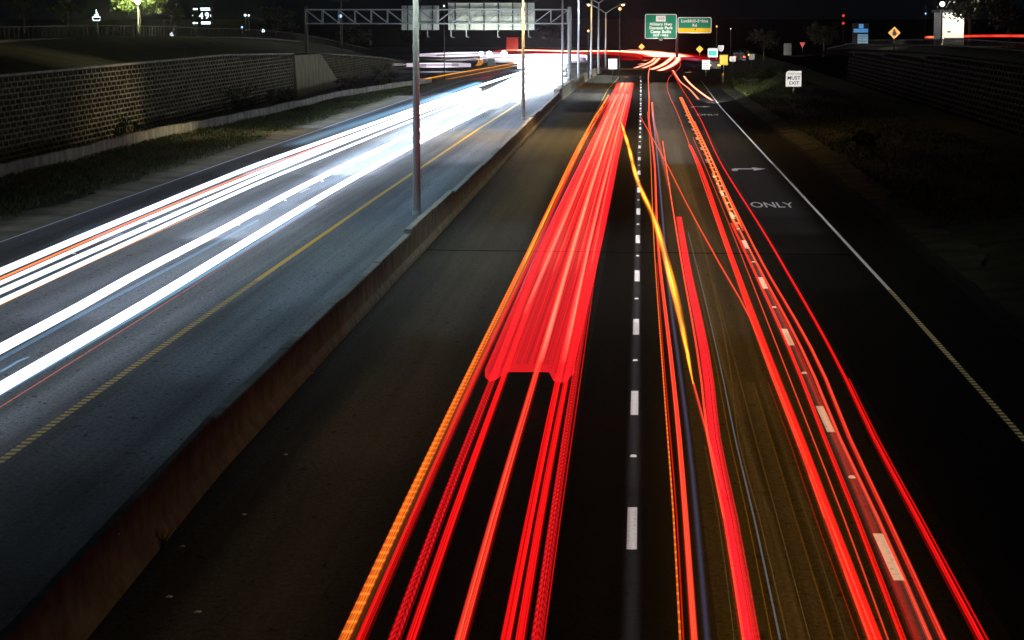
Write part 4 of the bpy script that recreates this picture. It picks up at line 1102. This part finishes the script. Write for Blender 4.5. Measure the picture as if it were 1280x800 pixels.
# price sign
YP = 280; c = at_y(252, 20, YP); s_ = FPX / YP
t = thing('price_sign', 'black price board showing a lit white 49 between two lit lines', 'price sign', (c.x, YP, 5.8))
zc = c.z - 5.8
k = MB(); k.box(-1.15, 1.15, 0, .3, zc - 1.05, zc + 1.15); k.build('board', M_black, t)
k = MB(); 
for s in (-.7, .7): k.box(s - .08, s + .08, .05, .25, -.1, zc - 1.055)
k.build('post', M_dark, t)
text_mesh('digits', '49', .98, L_sign, t, (.28, -.006, zc), FR, spacing=1.35)
k = MB()
for (x0, x1, z0, z1) in ((-.95, -.45, .68, .86), (-.15, .95, .78, .92), (-.1, 1.0, .62, .72), (-1.0, -.72, -.88, -.68), (-.62, -.45, -.86, -.72), (-.05, 1.0, -.92, -.62), (-1.05, -.98, 0, .1), (1.0, 1.06, -.1, .15)):
    k.box(x0, x1, -.012, -.004, zc + z0, zc + z1)
k.build('lit_line', L_sign, t)
# torch emblem sign
YT = 285; c = at_y(120.5, 20, YT)
t = thing('emblem_sign', 'lit white outline of a flame over a bowl at the upper left', 'lit sign', (c.x, YT, 5.8)); zc = c.z - 5.8
k = MB()
k.tube([(-.05, 0, zc - .1), (.02, 0, zc + .25), (.0, 0, zc + .6), (-.02, 0, zc + .75)], [.1, .07, .05, .02], 6)
k.tube([(.1, 0, zc - .1), (.26, 0, zc + .05), (.14, 0, zc + .3), (.02, 0, zc + .4)], .035, 6); k.tube([(-.1, 0, zc - .1), (-.24, 0, zc + .02), (-.16, 0, zc + .2)], .035, 6)
k.build('flame', L_sign, t)
k = MB(); k.tube([(-.45, 0, zc - .12), (-.38, 0, zc - .5), (.38, 0, zc - .5), (.45, 0, zc - .12), (-.45, 0, zc - .12)], .05, 6); k.build('bowl', L_sign, t)
k = MB(); k.tube([(0, .1, 0), (0, .1, zc - .5)], .07, 8); k.build('post', M_dark, t)
# right: blue lit sign, white building and its tree
YB = 240; c = at_y(1076, 42, YB); t = thing('lit_sign', 'backlit blue and pale business sign at the upper right', 'lit sign', (c.x, YB, 5)); zc = c.z - 5
k = MB(); k.box(-.75, .75, 0, .25, zc - 1.0, zc + .95); k.build('cabinet', M_dark, t)
k = MB(); k.box(-.2, .25, -.008, -.003, zc + .5, zc + .9); k.box(-.68, .68, -.008, -.003, zc + .1, zc + .46); k.build('blue_panel', L_blue, t)
k = MB()
for q in (-.08, -.3, -.52, -.76): k.box(-.3, .68, -.008, -.003, zc + q - .16, zc + q + .03)
k.build('pale_panel', L_pale, t)
k = MB(); k.box(-.25, .25, .05, .2, -.2, zc - 1.005); k.build('post', M_dark, t)
YW = 225; c0, c1 = at_y(1177, 40, YW), at_y(1205, 20, YW)
t = thing('building', 'small white floodlit building wall behind the dark tree at the upper right', 'building', (c0.x, YW, 5.2))
k = MB(); k.box(0, c1.x - c0.x, 0, 6, -.5, c1.z - 5.2 + .3); k.build('wall', M_bldg, t)
k = MB(); k.box(-.2, c1.x - c0.x + .2, -.2, 6.2, c1.z - 5.2 + .303, c1.z - 5.2 + .55); k.build('roof', M_roof, t)
k = MB(); k.box(.5, .8, -.02, -.003, .95, 1.1); k.build('vent', M_dark, t)
k = MB(); k.box(.2, 1.9, -.25, -.2, .0, .5); k.build('railing', M_dark, t)
pl = bpy.data.lights.new('building floodlight', 'POINT'); pl.energy = 1500; pl.color = (1, .97, .85); pl.shadow_soft_size = .2
po = bpy.data.objects.new('building floodlight', pl); COL.objects.link(po); po.location = (c0.x + 1.3, YW - 3.8, at_y(1178, 5, YW - 3).z)
tree('dark tree hanging over the white building at the upper right', (at_y(1212, 20, 219).x, 219, 5.3), 6.0, 2.0, M_leaf2, 40, 60, .16)
# dark trees along both upper roads
for lab, x, Y, g, h, r in [
        ('dark tree leftmost on the left embankment', 30, 300, 5.9, 5.0, 2.4), ('dark tree left of the emblem sign', 85, 320, 5.9, 4.2, 2.2),
        ('dark tree between the lamp pair and the bank edge', 345, 330, 3.5, 5.2, 2.4), ('dark tree behind the left end of the gantry', 440, 420, .6, 6.5, 3.0),
        ('dark tree behind the smaller sign back', 515, 520, 0, 6.5, 3.4), ('dark tree behind the far poles', 690, 620, 0, 6.0, 4.0),
        ('dark tree right of the sign cluster', 955, 380, 1.2, 4.6, 2.2), ('dark tree left of the blue lit sign', 1030, 330, 2.6, 4.4, 2.2),
        ('dark tree rightmost by the frontage road', 1262, 215, 5.3, 4.0, 1.6)]:
    tree(lab, (at_y(x, 30, Y).x, Y, g), h, r, M_leaf2, 26, 40, .22, 'dark trees beyond the upper roads')
# thin utility poles at the left
for lab, x, Y, top in (('thin dark utility pole left of the gantry', 463, 300, 50), ('dark utility pole with a crossbar at the top left', 427, 330, -6)):
    c = at_y(x, 40, Y); t = thing('utility_pole', lab, 'utility pole', (c.x, Y, plateau(Y)), 0, 'utility poles')
    zt_ = at_y(x, top, Y).z - plateau(Y); k = MB(); k.tube([(0, 0, -.2), (0, 0, zt_)], [.13, .09], 8); k.build('pole', M_dark, t)
    if top < 0: k = MB(); k.box(-1.1, 1.1, -.06, .06, zt_ - .8, zt_ - .65); k.build('crossbar', M_dark, t)

# litter on the shoulder beside the barrier
for i, (x, y, lab) in enumerate([(388, 467, 'pale scrap of litter at the foot of the barrier'), (357, 569, 'pale chip on the dark shoulder'), (305, 644, 'flat pale scrap on the dark shoulder'),
                                 (228, 684, 'crumpled pale scrap near the bottom left weed'), (211, 747, 'thin pale scrap low on the shoulder'), (247, 766, 'small pale chip lowest on the shoulder')]):
    g = at_z(x, y); b = MB(); s = random.uniform(.02, .045)
    b.add([(g.x - s*1.6, g.y, .004), (g.x + s, g.y - s*.6, .004), (g.x + s*1.5, g.y + s, .012), (g.x - s*.5, g.y + s*1.4, .02), (g.x, g.y + .2*s, .035)],
          [(0,1,4), (1,2,4), (2,3,4), (3,0,4), (3,2,1,0)])
    tag(b.build('litter', M_signwhite), lab, 'litter', 'scraps of litter on the shoulder')
g = at_z(195, 684); wd = thing('weed', 'small green weed at the foot of the barrier joint', 'weed', (g.x + .02, g.y, 0))
pos = np.stack([rng.normal(0, .05, 70), rng.normal(0, .05, 70), np.zeros(70)], 1); bl = blades('leaves', pos, .3, M_grass, .012); bl.parent = wd

# thin night air that scatters the glare
b = MB(); b.box(-420, 520, -40, 640, -1.2, 16)
hz = tag(b.build('haze', bpy.data.materials.new('haze')), kind='stuff')
t_, n_, l_ = nodes(hz.data.materials[0]); n_.remove(n_['Principled BSDF']); pv = n_.new('ShaderNodeVolumePrincipled')
pv.inputs['Color'].default_value = (.9, .88, .97, 1); pv.inputs['Density'].default_value = .00008; pv.inputs['Anisotropy'].default_value = .94
l_.new(pv.outputs[0], n_['Material Output'].inputs['Volume'])
# ------------------------------------------------------------------ added area lamps standing in for passing headlights
BROWN = (1, .46, .06)
def wash(x, w, y0, y1, e, col, z=1.3, spread=150): strip_light('added road wash', x, y0, y1, z, w, e, col, spread)  # unseen downward strip lamp, added to brighten road and paint
wash(1.9, 2.0, 24, 60, 6.0, BROWN); wash(1.9, 2.0, 60, 130, 8.0, (1, .55, .2)); wash(1.9, 2.0, 130, 290, 11, (1, .78, .6))
NEUT = (1, .9, .72)
def washes(x, w, col, z, spread, spans):
    for y0, y1, e in spans: wash(x, w, y0, y1, e, col, z, spread)
washes(-4.9, 1.6, (1, .66, .3), 1.1, 170, ((24, 42, .85), (42, 60, 1.25)))
washes(-4.9, 1.6, NEUT, 1.1, 170, ((60, 75, 2.0), (75, 95, 2.8)))
washes(-4.9, 1.6, (1, .86, .52), 1.1, 170, ((95, 130, 3.2),))
washes(-4.6, 2.2, (1, .8, .42), 1.3, 150, ((130, 200, 3.2),))
washes(-4.2, 2.2, (.95, 1, .9), 2.6, 150, ((228, 250, 22), (288, 325, 20)))
DASH = (.98, .95, 1)
washes(-.07, .12, DASH, .35, 40, ((24, 40, .26), (40, 62, .38), (62, 150, .66))); washes(.05, .12, DASH, .35, 40, ((150, 330, 1.2),))
washes(3.55, .2, (1, .75, .5), .4, 40, ((24, 60, .4), (60, 120, .6)))
washes(7.0, .1, (1, .8, .42), .3, 40, ((24, 40, .035), (40, 55, .06), (55, 70, .09)))
washes(6.97, .1, (1, .95, .88), .3, 40, ((70, 90, .11), (90, 130, .16))); washes(6.83, .1, (.85, .93, 1), .3, 50, ((130, 260, .3),))
washes(5.4, 2.2, DASH, 1.0, 100, ((70, 80, .25), (80, 88, .7), (88, 96, 1.6), (96, 115, 2.3), (115, 235, 2.5)))
spot('added beam', (6, 215, .7), (10.6, 285, .3), 60000, (1, .95, .85), 16, .8, .1)  # added spot that lights the grass on the right verge
BLUE = (.5, .76, 1); MILK = (.68, .79, 1)
wash(-22.3, 1.6, 70, 120, 2.2, MILK, 1.0, 165); wash(-22.3, 1.6, 120, 170, 4, MILK, 1.0, 165); wash(-22.3, 1.6, 170, 240, 12, MILK, 1.0, 165)
for y0, y1, k in ((24, 45, .2), (45, 62, .8), (62, 85, 2.6), (85, 120, 8.5), (120, 165, 22), (165, 250, 28)):
    wash(-18.4, 2.0, y0, y1, 1.1 * k, MILK, .9, 140); wash(-14.4, 2.4, y0, y1, 3.6 * k, MILK, .95, 140)
for y0, y1, k in ((24, 34, .03), (34, 42, .12), (42, 52, .55), (52, 66, 1.6), (66, 90, 2.8), (90, 130, 4.0), (130, 165, 7.5), (165, 250, 11)):
    wash(-9.1, 4.0, y0, y1, 2.6 * k, BLUE if y0 < 130 else MILK, 1.6, 165)
